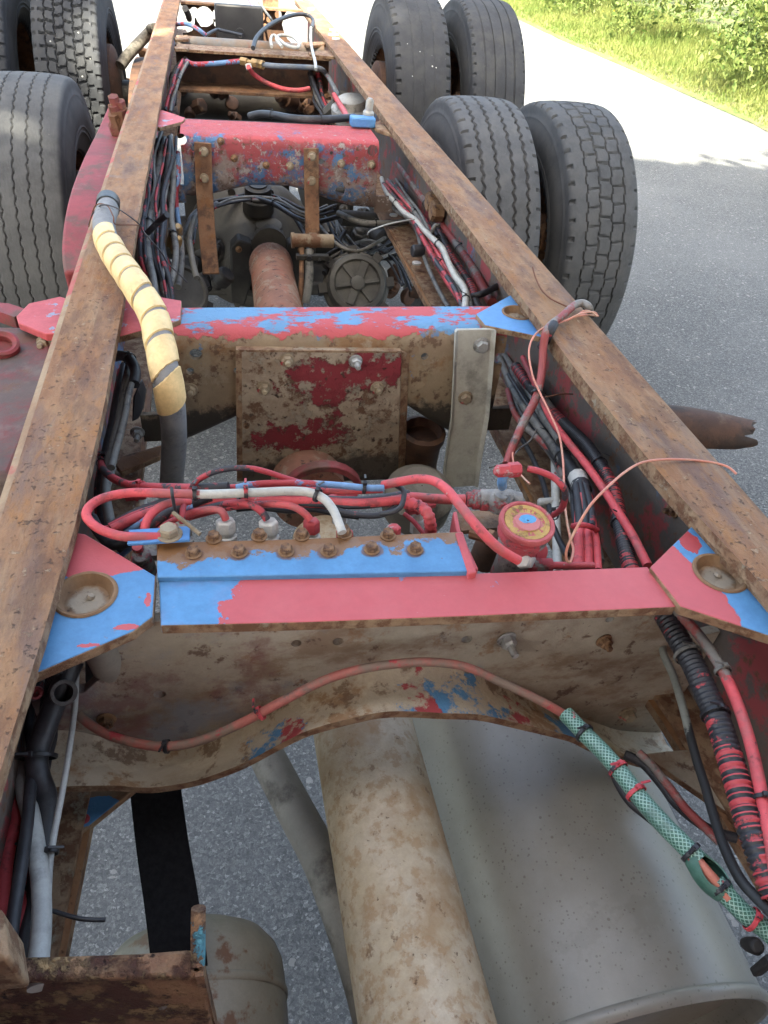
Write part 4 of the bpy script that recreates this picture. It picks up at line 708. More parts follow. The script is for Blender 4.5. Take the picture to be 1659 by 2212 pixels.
#PART3
# ================================================================== THINGS CARRIED BY THE CHASSIS
# muffler
MC = V((.237, 0, .463)); MR = .18
t = empty('muffler', (.237, .3, .28), 'large smooth grey muffler drum with a speckled dusty top beside the beige shaft', 'muffler')
d = ray(1400, 2185); bb = d.x*(CAM.x-MC.x)+d.z*(CAM.z-MC.z); aa = d.x**2+d.z**2; cc_ = (CAM.x-MC.x)**2+(CAM.z-MC.z)**2-MR**2
q = (-bb-math.sqrt(max(0, bb*bb-aa*cc_)))/aa; YF = (CAM+d*q).y
g = G(); g.lathe((MC.x, 0, MC.z), (0, 1, 0), [(YF+.012, MR), (.62, MR), (.635, MR*.97), (.65, MR*.8), (.65, .001)], 72, caps=False); g.out('shell', 'muffler', t, ang=60)
g = G(); g.lathe((MC.x, 0, MC.z), (0, 1, 0), [(YF+.013, MR-.003), (YF+.013, MR+.002), (YF+.009, MR+.0045), (YF+.002, MR+.004), (YF-.002, MR+.001), (YF-.001, MR-.004), (YF+.012, MR-.008)], 72, caps=False); g.out('rolled_rim', 'muffler', t, ang=60)
g = G(); g.lathe((MC.x, 0, MC.z), (0, 1, 0), [(YF+.006, MR-.004), (YF+.03, MR-.012), (YF+.035, MR*.6), (YF+.02, .001)], 72, caps=False); g.out('end_cap', 'muffler', t, ang=60)
# bent grey pipe
t = empty('exhaust_pipe', U(640, 1900, -.5), 'bent grey brown exhaust pipe between the open road and the beige shaft', 'pipe')
pp = [U(545, 1560, -.50), U(575, 1630, -.50), U(632, 1740, -.50), U(695, 1860, -.50), U(745, 1990, -.50), U(785, 2110, -.50), U(820, 2240, -.50), U(840, 2330, -.5)]
g = G(); g.tube(pp, .026, 24, 8); g.out('bent_tube', 'pipe', t, ang=60)
# black webbing strap
t = V(); g = G(); g.strip(curve([U(330, 1640, -.27), U(338, 1720, -.29), U(352, 1830, -.31), U(368, 1930, -.325), U(382, 2030, -.335), U(390, 2100, -.35)], 5), (1, 0, 0), .053, .005)
tag(g.out('strap', 'webbing', ang=60), 'wide flat black strap hanging down to the tan tank', 'strap')
# tan tank at the lower left
t = empty('air_tank', (-.2, 0, .3), 'tan air tank with a rounded end behind the crusted bracket', 'tank')
tx, tz, tr = -0.253, .52, .105
d = ray(500, 2003); bb = d.x*(CAM.x-tx)+d.z*(CAM.z-tz); aa = d.x**2+d.z**2; cc_ = (CAM.x-tx)**2+(CAM.z-tz)**2-tr**2; q = (-bb-math.sqrt(max(0, bb*bb-aa*cc_)))/aa; YT = (CAM+d*q).y
g = G(); g.lathe((tx, 0, tz), (0, 1, 0), [(-.6, tr), (YT-.03, tr), (YT-.012, tr*.985), (YT+.004, tr*.93), (YT+.02, tr*.8), (YT+.033, tr*.55), (YT+.038, .001)], 56, caps=False); g.out('shell', 'tank', t, ang=60)
g = G(); g.lathe((tx, 0, tz), (0, 1, 0), [(YT-.05, tr+.0006), (YT-.048, tr+.002), (YT-.043, tr+.002), (YT-.041, tr+.0006)], 56, caps=False); g.out('weld_seam', 'tank', t, ang=60)
# crusted bracket at the lower left corner
t = empty('crusted_bracket', U(200, 2110, -.12), 'thick crusted rusty angle bracket with a bent up tab, blue paint flecks', 'bracket')
zb_ = -.12
g = G(); P = UP([(-120, 2068), (120, 2064), (300, 2058), (402, 2050), (436, 2052), (440, 2108), (240, 2112), (-120, 2120)], zb_); g.prism([p-V((0, 0, .01)) for p in P], (0, 0, .01)); g.out('top_flange', 'bracket', t, bev=.003)
p0, p1 = U(-120, 2116, zb_-.004), U(436, 2104, zb_-.004); g = G(); g.prism([p0, p1, p1+V((0, -.012, -.16)), p0+V((0, -.012, -.16))], (0, .01, 0)); g.out('face', 'bracket', t, bev=.002)
pa = U(428, 2056, zb_); g = G(); g.tube([U(427, 2085, zb_+.002), U(428, 2050, zb_+.008), U(428, 2010, zb_+.016), U(429, 1962, zb_+.028)], .0055, 10, 4); g.out('bent_tab', 'bracket', t)
g = G(); p0, p1 = U(436, 2052, zb_), U(440, 2108, zb_); g.prism([p0, p1, p1+V((0, 0, -.16)), p0+V((0, 0, -.16))], (-.006, 0, 0)); g.out('side', 'bracket', t)
g = G(); P = UP([(-60, 1960), (4, 1958), (20, 2070), (-60, 2075)], -.05); g.prism([p-V((0, 0, .06)) for p in P], (0, 0, .06)); g.out('end_stub', 'edge', t, bev=.004)
# ------------------------------------------------------------------ hoses, cables and their fittings
ALLH = {}
def hosepts(pts, z, k):
    n = len(pts); zz = z if isinstance(z, (list, tuple)) else [z]; 
    return [U(p[0], p[1], float(np.interp(i/(n-1), np.linspace(0, 1, len(zz)), zz)), k) if len(p) == 2 else U(p[0], p[1], p[2], k) for i, p in enumerate(pts)]
def tie(parent, P, f, r, m='zip', tail=(0, 0, 1), big=1.0, up_=None):
    i = min(max(int(f*(len(P)-1)), 1), len(P)-2); d = (P[i+1]-P[i-1]).normalized(); g = G(); r = max(r*1.08*big, r+.0006); wd = .0019
    g.lathe(P[i], d, [(-wd, r), (-wd, r+.0012), (wd, r+.0012), (wd, r)], 18, caps=False)
    a = d.cross(V((0, 0, 1))); a = a.normalized() if a.length > .1 else V((1, 0, 0)); b = a.cross(d)
    if up_: a = (V(up_)-d*d.dot(V(up_))).normalized(); b = d.cross(a)
    h = P[i]+b*(r+.002)+a*.001; g.box(h, (.005, .0045, .0035), (a, d, b))
    g.box(h+b*.0015+a*random.choice((-1, 1))*.007+b*.002, (.013, .0024, .0010), ((a+b*.35).normalized(), d, (b-a*.35).normalized()))
    return g.out('zip_tie', m, parent, bev=.0004)
def H(name, label, cat, pts, z, r, m, k='D', group=None, ties=(), rf=None, n=10, sub=8):
    P = curve(hosepts(pts, z, k), sub); g = G(); r = r*.5; rf = (lambda q, f=rf: f(q)*.5) if callable(rf) else rf
    if rf == 'corr':
        Q = resample(P, r*.115); 
        for i in range(len(Q)): pass
        nr = None; R = []
        for i, p in enumerate(Q):
            t_ = (Q[min(i+1, len(Q)-1)]-Q[max(i-1, 0)]).normalized(); nr = t_.orthogonal().normalized() if nr is None else (nr-t_*nr.dot(t_)).normalized(); b = t_.cross(nr)
            ph = i % 4; q = r*(1.0 if ph in (0, 1) else .84); R.append([p+(nr*math.cos(2*math.pi*j/14)+b*math.sin(2*math.pi*j/14))*q for j in range(14)])
        g.rings(R); g.mi = [1 if (i % 4) in (1, 2, 3) and (i*7919 % 11) > 3 else 0 for i in range(len(R)-1) for j in range(14)]+[0, 0]
        o = g.out(name, [m, 'corrk'], ang=80)
    else:
        g.tube([*P], r, n, 1, rf=rf)
        if isinstance(m, tuple): g.mi = [int(i/(len(P)-1) > m[2]+.006*math.sin(j*2.1)) for i in range(len(P)-1) for j in range(n)]+[0, 1]; m = list(m[:2])
        o = g.out(name, m, ang=60)
    tag(o, label, cat, group)
    for tt in ties:
        f, mm = tt[0], tt[1]; tie(o, P, f, r, mm, big=tt[2] if len(tt) > 2 else 1.0)
    ALLH[o.name] = P; return o
AIR = 'air hoses over the bolted blue plate'; RB = 'hoses and cables along the doubled rail'; LB = 'hoses along the left rail'
# --- manifold loops (zone between middle and near cross members)
zL = -.018
H('air_hose', 'red air hose looping wide to the left and turning white, lying over the other hoses', 'hose', [(520, 470), (400, 468), (250, 462), (120, 420), (45, 365), (25, 310), (70, 250), (170, 205), (330, 180), (560, 185), (800, 190), (1100, 180), (1350, 170), (1480, 180), (1570, 220), (1630, 290), (1665, 370), (1690, 440)], [-.012, -.006, 0, .004, .006, .002, -.008],   .0094, ('h_red', 'h_white', .575), 'v5', AIR, [(.58, 'zip', 1.15), (.64, 'zipred', 1.15), (.80, 'zip', 1.3)])
H('air_hose', 'thick black hose curving in from the rail with red and blue overspray', 'hose', [(120, -60), (130, 20), (190, 80), (290, 125), (420, 142), (600, 148), (760, 150), (950, 140)], [-.14, -.09, -.06, -.04, -.02, -.01], .0098, 'h_redblack', 'v5', AIR, [(.1, 'zip'), (.55, 'zipred')])
H('air_hose', 'thin black hose arching up highest over the gap', 'hose', [(690, 170), (740, 110), (820, 60), (940, 25), (1080, 20), (1200, 45), (1320, 85), (1420, 115)], [-.02, 0, .01, .0, -.015], .0062, 'h_redblack', 'v5', AIR)
H('air_hose', 'blue and red banded hose running right from the ties', 'hose', [(1000, 150), (1100, 128), (1250, 118), (1400, 118), (1560, 125), (1700, 135), (1850, 150), (1960, 150)], [-.01, -.008, -.008, -.01], .0075, 'h_blue', 'v5', AIR, [(.85, 'zip', 1.4)])
H('air_hose', 'second red hose tight behind the white one', 'hose', [(950, 150), (1150, 138), (1400, 150), (1560, 165), (1750, 170), (1950, 160)], [-.022, -.02, -.02], .0075, 'h_red', 'v5', AIR)
H('air_hose', 'dark hose below the white one running to the right', 'hose', [(650, 240), (900, 215), (1150, 225), (1400, 235), (1540, 250), (1680, 300), (1830, 330), (1960, 320), (2050, 260), (2090, 200)], [-.03, -.03, -.025, -.03], .0065, 'h_blackred', 'v5', AIR)
H('air_hose', 'red hose standing up left of the twig', 'hose', [(405, 470), (408, 400), (440, 330), (510, 270), (600, 240), (700, 235)], [-.02, -.008, -.006, -.015], .0088, 'h_red', 'v5', AIR)
def fit(name, label, pts, z, rr, m, k='v5', group='hose fittings behind the blue plate', cat='fitting'):
    rr = rr*.72; p = U(*pts, z, k); t = empty(name, p, label, cat, group)
    dn = V((.0, -.25, -1)).normalized(); g = G(); g.lathe(p, dn, [(-.002, rr*.78), (0, rr), (.0125, rr), (.0135, rr*.85)], 6); g.out('hex_nut', m, t, bev=.0008, ang=25)
    g = G(); g.lathe(p+dn*.0135, dn, [(0, rr*.8), (.003, rr*.8), (.004, rr*1.05), (.012, rr*1.05), (.04, rr*.9)], 12); g.out('collar', 'fitwhite', t); return t
fit('hose_fitting', 'grey nut under the twig, leftmost of the row', (653, 385), -.022, .0125, 'pipe'); fit('hose_fitting', 'pale zinc nut left of the black tie', (930, 365), -.022, .0145, 'fitwhite'); fit('hose_fitting', 'pale zinc nut right of the black tie', (1210, 370), -.022, .0145, 'fitwhite'); fit('hose_fitting', 'red painted nut under the longest red hose', (1490, 365), -.022, .0125, 'fitred'); fit('hose_fitting', 'red and blue nut on the end of the white hose', (1705, 430), -.022, .0125, 'fitred'); fit('hose_fitting', 'small red nut beside the red ribbed elbow', (0, 500), -.022, .011, 'fitred', 'v1')
H('air_hose', 'short dark hose dropping into the grey nut', 'hose', [(650, 378), (650, 330), (655, 280), (665, 235)], [-.02, -.01, -.02], .0062, 'h_redblack', 'v5', AIR)
H('air_hose', 'red hose with a black sleeve bending into the left pale nut', 'hose', [(932, 355), (915, 315), (880, 292), (800, 292), (700, 320), (560, 380), (480, 440)], [-.016, -.006, -.012, -.03, -.05], .0078, 'h_red', 'v5', AIR)
H('air_hose', 'red hose with a black bend going into the right pale nut', 'hose', [(1200, 355), (1170, 310), (1110, 265), (1030, 248), (930, 255), (800, 285), (680, 320), (560, 370)], [-.016, -.004, -.008, -.03, -.045], .0078, 'h_redblack', 'v5', AIR)
H('air_hose', 'longest plain red hose bending down into the red nut', 'hose', [(1480, 355), (1440, 310), (1360, 268), (1260, 255), (1130, 258), (980, 270), (800, 310), (640, 355)], [-.016, -.004, -.008, -.03, -.05], .0078, 'h_red', 'v5', AIR)
for i, (pts, z, r, m, lb) in enumerate([
    ([(180, 400), (300, 365), (450, 335), (620, 320), (900, 250), (1100, 240)], [-.06, -.05, -.04], .007, 'h_redblack', 'low dark red hose under the left loop'),
    ([(280, 440), (370, 390), (470, 320), (560, 280), (720, 270)], [-.05, -.035, -.03], .0085, 'h_blue', 'blue smeared hose climbing under the left loop'),
    ([(230, 560), (300, 500), (420, 430), (560, 360), (720, 300), (850, 250), (1000, 225)], [-.07, -.05, -.03], .007, 'h_blackred', 'black hose slanting up from under the corner gusset'),
    ([(240, 590), (330, 520), (480, 450), (600, 350), (760, 265)], [-.08, -.06, -.035], .0085, 'h_blue', 'blue and red hose deepest under the corner gusset'),
    ([(100, 420), (220, 400), (330, 350), (480, 330), (600, 330)], [-.05, -.04, -.035], .0065, 'h_red', 'thin red hose under the left loop'),
    ([(1000, 290), (1150, 280), (1350, 300), (1500, 290), (1650, 320), (1800, 340)], [-.05, -.05, -.05], .006, 'h_black', 'black hose low behind the nuts')]):
    H('air_hose', lb, 'hose', pts, z, r, m, 'v5', AIR)
for x, y, lb in ((300, 1065, 'small dusty red elbow deepest under the looped hoses'), (905, 1095, 'dusty red elbow under the crinkled red hose'), (735, 1075, 'small dusty red elbow behind the white hose end')):
    t = empty('elbow_fitting', U(x, y, -.06), lb, 'fitting'); c = LOC[t]; g = G(); g.lathe(c, (1, .2, .1), [(-.016, .006), (-.006, .0075), (-.005, .009), (.006, .009), (.007, .0065), (.02, .006)], 6); g.out('body', 'fitred', t, bev=.0006); g = G(); g.lathe(c+V((0, 0, -.004)), (0, -.2, -1), [(0, .007), (.012, .007), (.013, .009), (.03, .009)], 8); g.out('nut', 'fitwhite', t)
H('zip_strap', 'long black cable tie hanging across the loop hose', 'cable tie', [(580, 150), (585, 200), (600, 280), (610, 310)], [.022, .018, .0, -.01], .0035, 'h_black', 'v5')
H('twig', 'dry broken twig lying across the hoses', 'twig', [(590, 310), (640, 350), (690, 390), (765, 450)], [.004, .002, -.004, -.008], .0042, mat('dry_twig', (.22, .17, .11), (.14, .10, .06), 60, bump=.6), 'v5')
# bolted tab on the red loop
g = G(); p = U(555, 462, -.012, 'v5'); g.box(p+V((-.008, .001, 0)), (.058, .02, .004)); g.out('hose_tab', 'gusset_c', CM1, bev=.001); put(BOLTM, 'bolt', p+V((.002, 0, .002)), (0, 0, 1), CM1)
t = empty('drain_valve', U(390, 560, -.05, 'v5'), 'small grey valve tucked between the red corner gusset and the blue plate', 'valve')
g = G(); c = LOC[t]; g.lathe(c+V((0, 0, -.03)), (0, -.3, 1), [(0, .011), (.03, .011), (.032, .009), (.037, .009), (.038, .001)], 20, caps=False); g.box(c+V((.012, -.004, -.002)), (.024, .012, .008)); g.out('body', 'valve', t, bev=.001); g = G(); g.lathe(c+V((-.003, -.005, .009)), (0, -.3, 1), [(0, .006), (.004, .005)], 16); g.out('red_cap', 'fitred', t)
# --- right part of the manifold
H('air_hose', 'red hose arching over to the round capped valve, black at its end', 'hose', [(-60, 250), (30, 232), (140, 215), (230, 225), (310, 275), (390, 370), (470, 470), (560, 570), (640, 640), (735, 695)], [-.012, .008, .02, .03, .03, .02, .0], .0098, 'h_red', 'v1', AIR)
H('air_hose', 'fat red pipe running level into the tee valve', 'hose', [(60, 320), (150, 325), (300, 335), (420, 335)], [-.04, -.038, -.036], .0115, 'h_red', 'v1', AIR)
H('ribbed_elbow', 'crinkled red wrapped elbow beside the tee valve', 'hose', [(-20, 350), (70, 355), (150, 375), (200, 420), (215, 480), (218, 540)], [-.03, -.022, -.022, -.05], .0135, 'h_red', 'v1', AIR, rf=lambda q: .0128+.0016*math.sin(q*70))
H('air_hose', 'short black hose looped left of the red elbow', 'hose', [(-80, 420), (-10, 410), (40, 380), (60, 320), (55, 280), (20, 258)], [-.02, -.012, -.005, -.01], .0058, 'h_black', 'v1', AIR)
H('air_hose', 'thin dark red hose under the crinkled elbow', 'hose', [(60, 420), (120, 470), (170, 530), (200, 560)], [-.05, -.055, -.06], .0055, 'h_redblack', 'v1', AIR)
t = empty('tee_valve', U(620, 330, -.05, 'v1'), 'pale dusty tee valve with a red elbow on top', 'valve')
a, b = U(430, 335, -.036, 'v1'), U(690, 345, -.036, 'v1'); ax = b-a
g = G(); g.lathe(a, ax, [(0, .009), (.007, .009), (.0072, .0115), (.014, .0115), (.0142, .010), (.016, .0125), (ax.length*.6, .013), (ax.length, .0135), (ax.length+.006, .011), (ax.length+.012, .011)], 22); g.out('body', 'valve', t, bev=.0008)
c = U(630, 300, -.02, 'v1'); g = G(); g.lathe(c+V((0, 0, -.02)), (0, -.12, 1), [(0, .0125), (.012, .0125), (.016, .0115), (.017, .008), (.022, .008), (.022, .001)], 26, caps=False); g.out('tower', 'valve', t)
e0 = U(638, 230, .012, 'v1'); e1 = U(655, 165, .028, 'v1'); e2 = U(770, 155, .028, 'v1'); g = G(); g.tube([c+V((0, 0, .01)), e0, e1.lerp(e0, .2)], .0052, 12, 4); g.out('blue_stem', 'gusset_c', t)
g = G(); g.lathe(e1-(e2-e1).normalized()*.012, e2-e1, [(0, .004), (.004, .0072), (.016, .007), (.0165, .0085), ((e2-e1).length+.006, .0085), ((e2-e1).length+.008, .005)], 6); g.out('elbow', 'fitred', t, bev=.001)
H('air_hose', 'black and red hose bowing from the top elbow down to the right', 'hose', [(790, 155), (860, 170), (940, 205), (1000, 265), (1010, 330), (985, 395), (930, 435)], [.028, .03, .02, -.02, -.06], .0072, 'h_redblack', 'v1', AIR, [(.97, 'zip', 1.4)])
t = empty('capped_valve', U(780, 620, -.08, 'v1'), 'round valve with a yellowed cap disc and blue centre', 'valve')
c = U(784, 478, .006, 'v1'); ax = V((.03, -.12, 1)).normalized()
g = G(); g.lathe(c-ax*.0065, ax, [(0, .022), (.002, .0272), (.005, .0290), (.0088, .0290), (.0105, .0278), (.0105, .0250), (.0088, .0243), (.0083, .001)], 48, jag=.0004, caps=False); g.out('cap_rim', mat('cap_rim_paint', (.40, .10, .10), (.34, .07, .075), 30, [L((.33, .28, .25), 40, .60, .04, 3), L((.15, .11, .09), 50, .66, .04, 5)], bump=.9, bd=.002), t)
g = G(); g.lathe(c-ax*.0065, ax, [(.0084, .0240), (.0093, .0234), (.0093, .0192), (.0088, .0186), (.0088, .0140), (.0104, .0128), (.0105, .0033), (.0112, .0027), (.0112, .001)], 44, caps=False); g.out('cap_disc', mat('yellowed_cap', (.42, .26, .07), (.33, .2, .05), 60, [L((.20, .10, .03), 90, .56, .05, 3), L((.46, .15, .14), 90, blobs=[(0, -.001, 0, .0155, .012, .1)], amp=.9, w=.03, d=7), L((.08, .28, .5), 90, blobs=[(.001, .002, 0, .0095, .0065, .1)], amp=.9, w=.03, d=7)], rough=.5, bump=.4), t, at=c)
g = G(); g.lathe(c-ax*.0065, ax, [(.001, .024), (-.005, .0245), (-.006, .0265), (-.010, .0265), (-.011, .0225), (-.03, .0215), (-.034, .017), (-.08, .017)], 32, jag=.0006); g.out('body', 'valve', t)
pl_ = U(800, 690, -.06, 'v1'); g = G(); a, b = U(640, 720, -.055, 'v1'), U(930, 725, -.055, 'v1'); g.lathe(a, b-a, [(0, .0075), (.01, .008), ((b-a).length*.55, .0088), ((b-a).length*.56, .0105), ((b-a).length*.7, .0105), ((b-a).length*.71, .0078), ((b-a).length, .0078)], 12); g.out('outlet', 'valve', t)
g = G(); p = U(762, 690, -.03, 'v1'); dd = (U(720, 690, -.012, 'v1')-p).normalized(); g.lathe(p, dd, [(-.016, .0105), (-.003, .0105), (-.002, .009), (.006, .009), (.0075, .0062)], 6); g.out('hex_nut', 'fitwhite', t, bev=.001)
g = G(); p = U(820, 640, -.05, 'v1'); g.lathe(p, (.5, -.8, .4), [(-.01, .012), (.006, .012), (.0065, .0095), (.013, .0095)], 16); g.out('side_port', 'fitred', t)
g = G(); a, b = U(930, 725, -.055, 'v1'), U(1180, 728, -.055, 'v1'); g.cyl(a, b, .0042, 12); g.out('outlet_pipe', 'fitred', t)
g = G(); P = UP([(360, 405), (660, 395), (650, 500), (400, 520), (380, 470)], -.07, 'v1'); g.prism(P, (0, 0, -.006)); g.lathe(U(505, 545, -.05, 'v1'), (.6, -.6, .2), [(-.01, .0075), (.01, .0075), (.011, .0095), (.018, .0095)], 10); g.out('mount_plate', 'rust', t)
g = G(); P = UP([(350, 410), (372, 405), (395, 520), (500, 745), (478, 752), (372, 535)], -.028, 'v1'); g.prism(P, (0, 0, -.03)); g.out('mount_edge', 'redplain', t, bev=.001)
g = G(); g.lathe(U(560, 620, -.16, 'v1'), (0, -.2, 1), [(-.03, .02), (0, .02), (.016, .017), (.026, .011), (.036, .011)], 16); g.out('lower_body', 'darkrust', t)
# --- bundles along the doubled rail: drawn from far (behind the middle cross member) to near
H('air_hose', 'red hose running the full length beside the doubled rail on top of the conduit', 'hose', [U4 for U4 in [(600, 330), (660, 460), (720, 590), (800, 700), (880, 800), (950, 900), (1020, 1010), (1075, 1100), (1140, 1230)]], [-.15, -.13, -.11, -.095, -.085, -.078, -.072, -.068, -.066], .0108, 'h_red', 'r4', RB)
H('air_hose', 'red hose nearest the doubled rail, grey at the top, passing the corner gusset', 'hose', [(1200, 130), (1270, 215), (1340, 290), (1410, 380), (1480, 500), (1545, 660), (1595, 830), (1635, 1020), (1670, 1200), (1700, 1400)], [-.075, -.072, -.07, -.07, -.075, -.08, -.085], .0112, ('h_greyred', 'h_red', .44), 'r6', RB, [(.42, 'h_grey', 1.2), (.78, 'zip', 1.1)])
H('corrugated_conduit', 'black corrugated conduit with red overspray, upper length beside the red hose', 'conduit', [(570, 370), (670, 510), (770, 610), (865, 700), (930, 790), (985, 890), (1012, 1000), (1035, 1120), (1065, 1240), (1110, 1320)], [-.17, -.15, -.12, -.10, -.09, -.085, -.082, -.08], .0195, 'corr', 'r4', RB, [(.45, 'zip'), (.72, 'zip')], rf='corr')
H('corrugated_conduit', 'black and red ringed conduit curving past the red gusset to the bottom corner', 'conduit', [(1215, 230), (1260, 310), (1330, 430), (1390, 560), (1445, 690), (1490, 830), (1535, 980), (1580, 1134), (1640, 1300), (1700, 1450)], [-.085, -.085, -.085, -.088, -.092, -.1], .024, 'corr', 'r6', RB, [(.42, 'zip'), (.2, 'h_grey', 1.05)], rf='corr')
H('cable_harness', 'thick black taped cable harness with a pale collar', 'cable harness', [(560, 430), (640, 560), (710, 680), (780, 770), (830, 850), (860, 930), (868, 1000), (865, 1060)], [-.2, -.17, -.14, -.12, -.11, -.10, -.10], .021, 'h_black', 'r4', RB, [(.42, 'zip', 1.02)])
o = H('cable_collar', 'pale clamp collar around the black harness', 'clamp', [(835, 845), (845, 868), (850, 890)], [-.106, -.104, -.103], .0265, 'h_white', 'r4'); 
H('cable_tape', 'black rubber sleeve edge just below the pale collar', 'sleeve', [(848, 880), (852, 892), (855, 905)], [-.1035, -.103, -.103], .0272, 'h_black', 'r4')
for i, (dx, m, lb) in enumerate(((-25, 'h_red', 'leftmost of the red cable ends below the red tie'), (12, 'h_red', 'middle of the red cable ends below the red tie'), (48, 'h_red', 'rightmost of the red cable ends below the red tie'))):
    H('cable', lb, 'cable', [(862+dx*.5, 930), (865+dx*.8, 1050), (868+dx, 1120), (868+dx*1.1, 1180), (868+dx*1.2, 1250)], [-.088, -.085, -.085, -.085], .0135-.002*i, m, 'r4', RB)
for i, (dx, m, lb) in enumerate(((-22, 'h_blackred', 'black left strand of the harness above the red tie'), (4, 'h_black', 'black middle strand of the harness above the red tie'), (30, 'h_blackred', 'black right strand of the harness above the red tie'))):
    H('cable', lb, 'cable', [(845+dx*.7, 880), (858+dx*.9, 950), (866+dx*1.0, 1010), (866+dx*.95, 1060)], [-.088, -.084, -.082], .0105, m, 'r4', RB)
H('cable_band', 'red painted tie gripping the harness strands', 'cable tie', [(815, 1058), (850, 1052), (890, 1060), (920, 1075)], [-.07, -.062, -.066, -.08], .007, 'zipred', 'r4')
for pts, z, r, m, lb in [
    ([(500, 330), (545, 440), (600, 540), (660, 620), (720, 700), (770, 780)], [-.2, -.17, -.14, -.13], .0125, 'h_grey', 'grey hose on the left of the bundle behind the bracket'),
    ([(520, 320), (590, 430), (660, 530), (700, 600), (760, 690)], [-.2, -.17, -.14, -.12], .0125, 'h_grey', 'dusty hose in the middle of the bundle behind the bracket'),
    ([(535, 470), (560, 560), (600, 620), (680, 690), (740, 760), (780, 850)], [-.19, -.17, -.15, -.14], .0105, 'h_greyred', 'reddish hose lowest in the bundle behind the bracket'),
    ([(590, 670), (630, 740), (680, 850), (705, 940), (740, 1080), (790, 1180)], [-.2, -.18, -.16, -.14], .0085, 'h_black', 'black hose hanging under the bundle'),
    ([(650, 450), (700, 520), (760, 600), (840, 690)], [-.15, -.14, -.13], .013, 'h_grey', 'grey pipe hugging the doubled rail'),
    ([(738, 770), (740, 880), (742, 1000), (748, 1150), (752, 1260)], [-.17, -.16, -.155, -.15], .0125, 'h_white', 'white hose hanging straight down behind the capped valve')]:
    H('air_hose', lb, 'hose', pts, z, r, m, 'r4', RB)
g = G(); p = U(712, 955, -.16, 'r4'); g.box(p, (.034, .012, .012)); tag(g.out('hose_clip', 'h_white', bev=.004), 'white clip on the white hanging hose', 'clip')
H('drain_pipe', 'pale pipe turning black with spatter, near the right arch end', 'pipe', [(1205, 350), (1210, 400), (1250, 490), (1290, 620), (1320, 740), (1350, 850), (1385, 960), (1420, 1080), (1470, 1230), (1540, 1370), (1640, 1480), (1720, 1560)], [-.16, -.16, -.155, -.15, -.14, -.12, -.1], .0092, 'conduit', 'r6', RB)
H('air_hose', 'dusty red thin hose low beside the green hose', 'hose', [(1100, 820), (1160, 880), (1240, 980), (1300, 1060), (1370, 1130), (1450, 1210)], [-.24, -.24, -.24], .0095, 'h_greyred', 'r6', RB)
H('air_hose', 'black hose bowing out under the white edge of the lower gusset', 'hose', [(1040, 830), (1120, 870), (1200, 960), (1260, 1040), (1340, 1110), (1420, 1160), (1520, 1190)], [-.25, -.25, -.25], .011, 'h_black', 'r6', RB)
H('air_hose', 'black hose hidden under the green hose', 'hose', [(990, 890), (1010, 950), (1060, 1030), (1130, 1090), (1210, 1150), (1300, 1210)], [-.23, -.23, -.23], .010, 'h_black', 'r6', RB)
hn = [o for o in COL.objects if o.get('label', '').startswith('thick black taped cable harness with')][0]
for o in list(COL.objects):
    if o.name.split('.')[0] in ('cable_collar', 'cable_tape', 'cable_band') or o.get('label', '').endswith(('the red tie',)):
        o.parent = hn; [o.__delitem__(k) for k in ('category', 'group') if k in o]; 
        if o.name.split('.')[0] == 'cable': o.name = 'strand'; del o['label']
# hose along the arch and its green end
H('arch_hose', 'dusty red hose clipped along the arch of the nearest cross member', 'hose', [(170, 1545), (205, 1572), (255, 1595), (340, 1612), (425, 1602), (525, 1560), (600, 1520), (690, 1474), (760, 1450), (829, 1437), (919, 1430), (1004, 1440), (1079, 1472), (1179, 1520), (1235, 1556), (1262, 1588)], [-.155, -.163, -.163, -.15, -.12, -.10, -.088, -.085, -.092, -.115, -.14, -.155], .0092, 'h_arch', 'D', None, [(.22, 'zip', 1.15), (.37, 'zipred', 1.2), (.93, 'h_grey', 1.2)])
def greenmat():
    g = NT('green_braided_hose'); a = g.n('ShaderNodeUVMap'); s_ = g.n('ShaderNodeSeparateXYZ'); g.l(a.outputs[0], s_.inputs[0])
    def ln(sg):
        v = g.math('FRACT', g.math('ADD', g.math('MULTIPLY', s_.outputs[0], 1.0), g.math('MULTIPLY', s_.outputs[1], sg))); return g.math('LESS_THAN', g.math('ABSOLUTE', g.math('SUBTRACT', v, .5)), .13)
    m = g.math('MAXIMUM', ln(1.0), ln(-1.0)); col = g.mix(m, (.022, .085, .058, 1), (.20, .33, .27, 1)); n = g.step(g.noise(16, 4, 5), .64, .015)
    col = g.mix(g.step(g.noise(30, 8, 4), .6, .1), col, (.05, .10, .08, 1)); col = g.mix(n, col, rgba(PR)); g.l(col, g.b.inputs['Base Color']); g.b.inputs['Roughness'].default_value = .35; return g.m
MT['green'] = greenmat()
P = curve(hosepts([(1222, 1542), (1262, 1584), (1300, 1622), (1340, 1668), (1386, 1728), (1436, 1784), (1470, 1818), (1510, 1860)], [-.125, -.122, -.12, -.118, -.117, -.118], 'D'), 8)
def green(P, name, label, r=.0082):
    g = G(); g.tube(P, r, 20, 1); o = g.out(name, 'green', ang=70); me = o.data; uv = me.uv_layers.new(name='uv'); K = 20; L_ = [0]
    for a, b in zip(P, P[1:]): L_.append(L_[-1]+(b-a).length)
    for pl in me.polygons:
        for li in pl.loop_indices:
            vi = me.loops[li].vertex_index; i, j = divmod(vi, K); js = [me.loops[q].vertex_index % K for q in pl.loop_indices]
            if j == 0 and max(js) == K-1: j = K
            uv.data[li].uv = (j*12/K, L_[min(i, len(L_)-1)]/(2*math.pi*r)*12)
    tag(o, label, 'hose'); return o
o = green(P, 'green_hose', 'green braided hose sleeved over the red hose, with black ties')
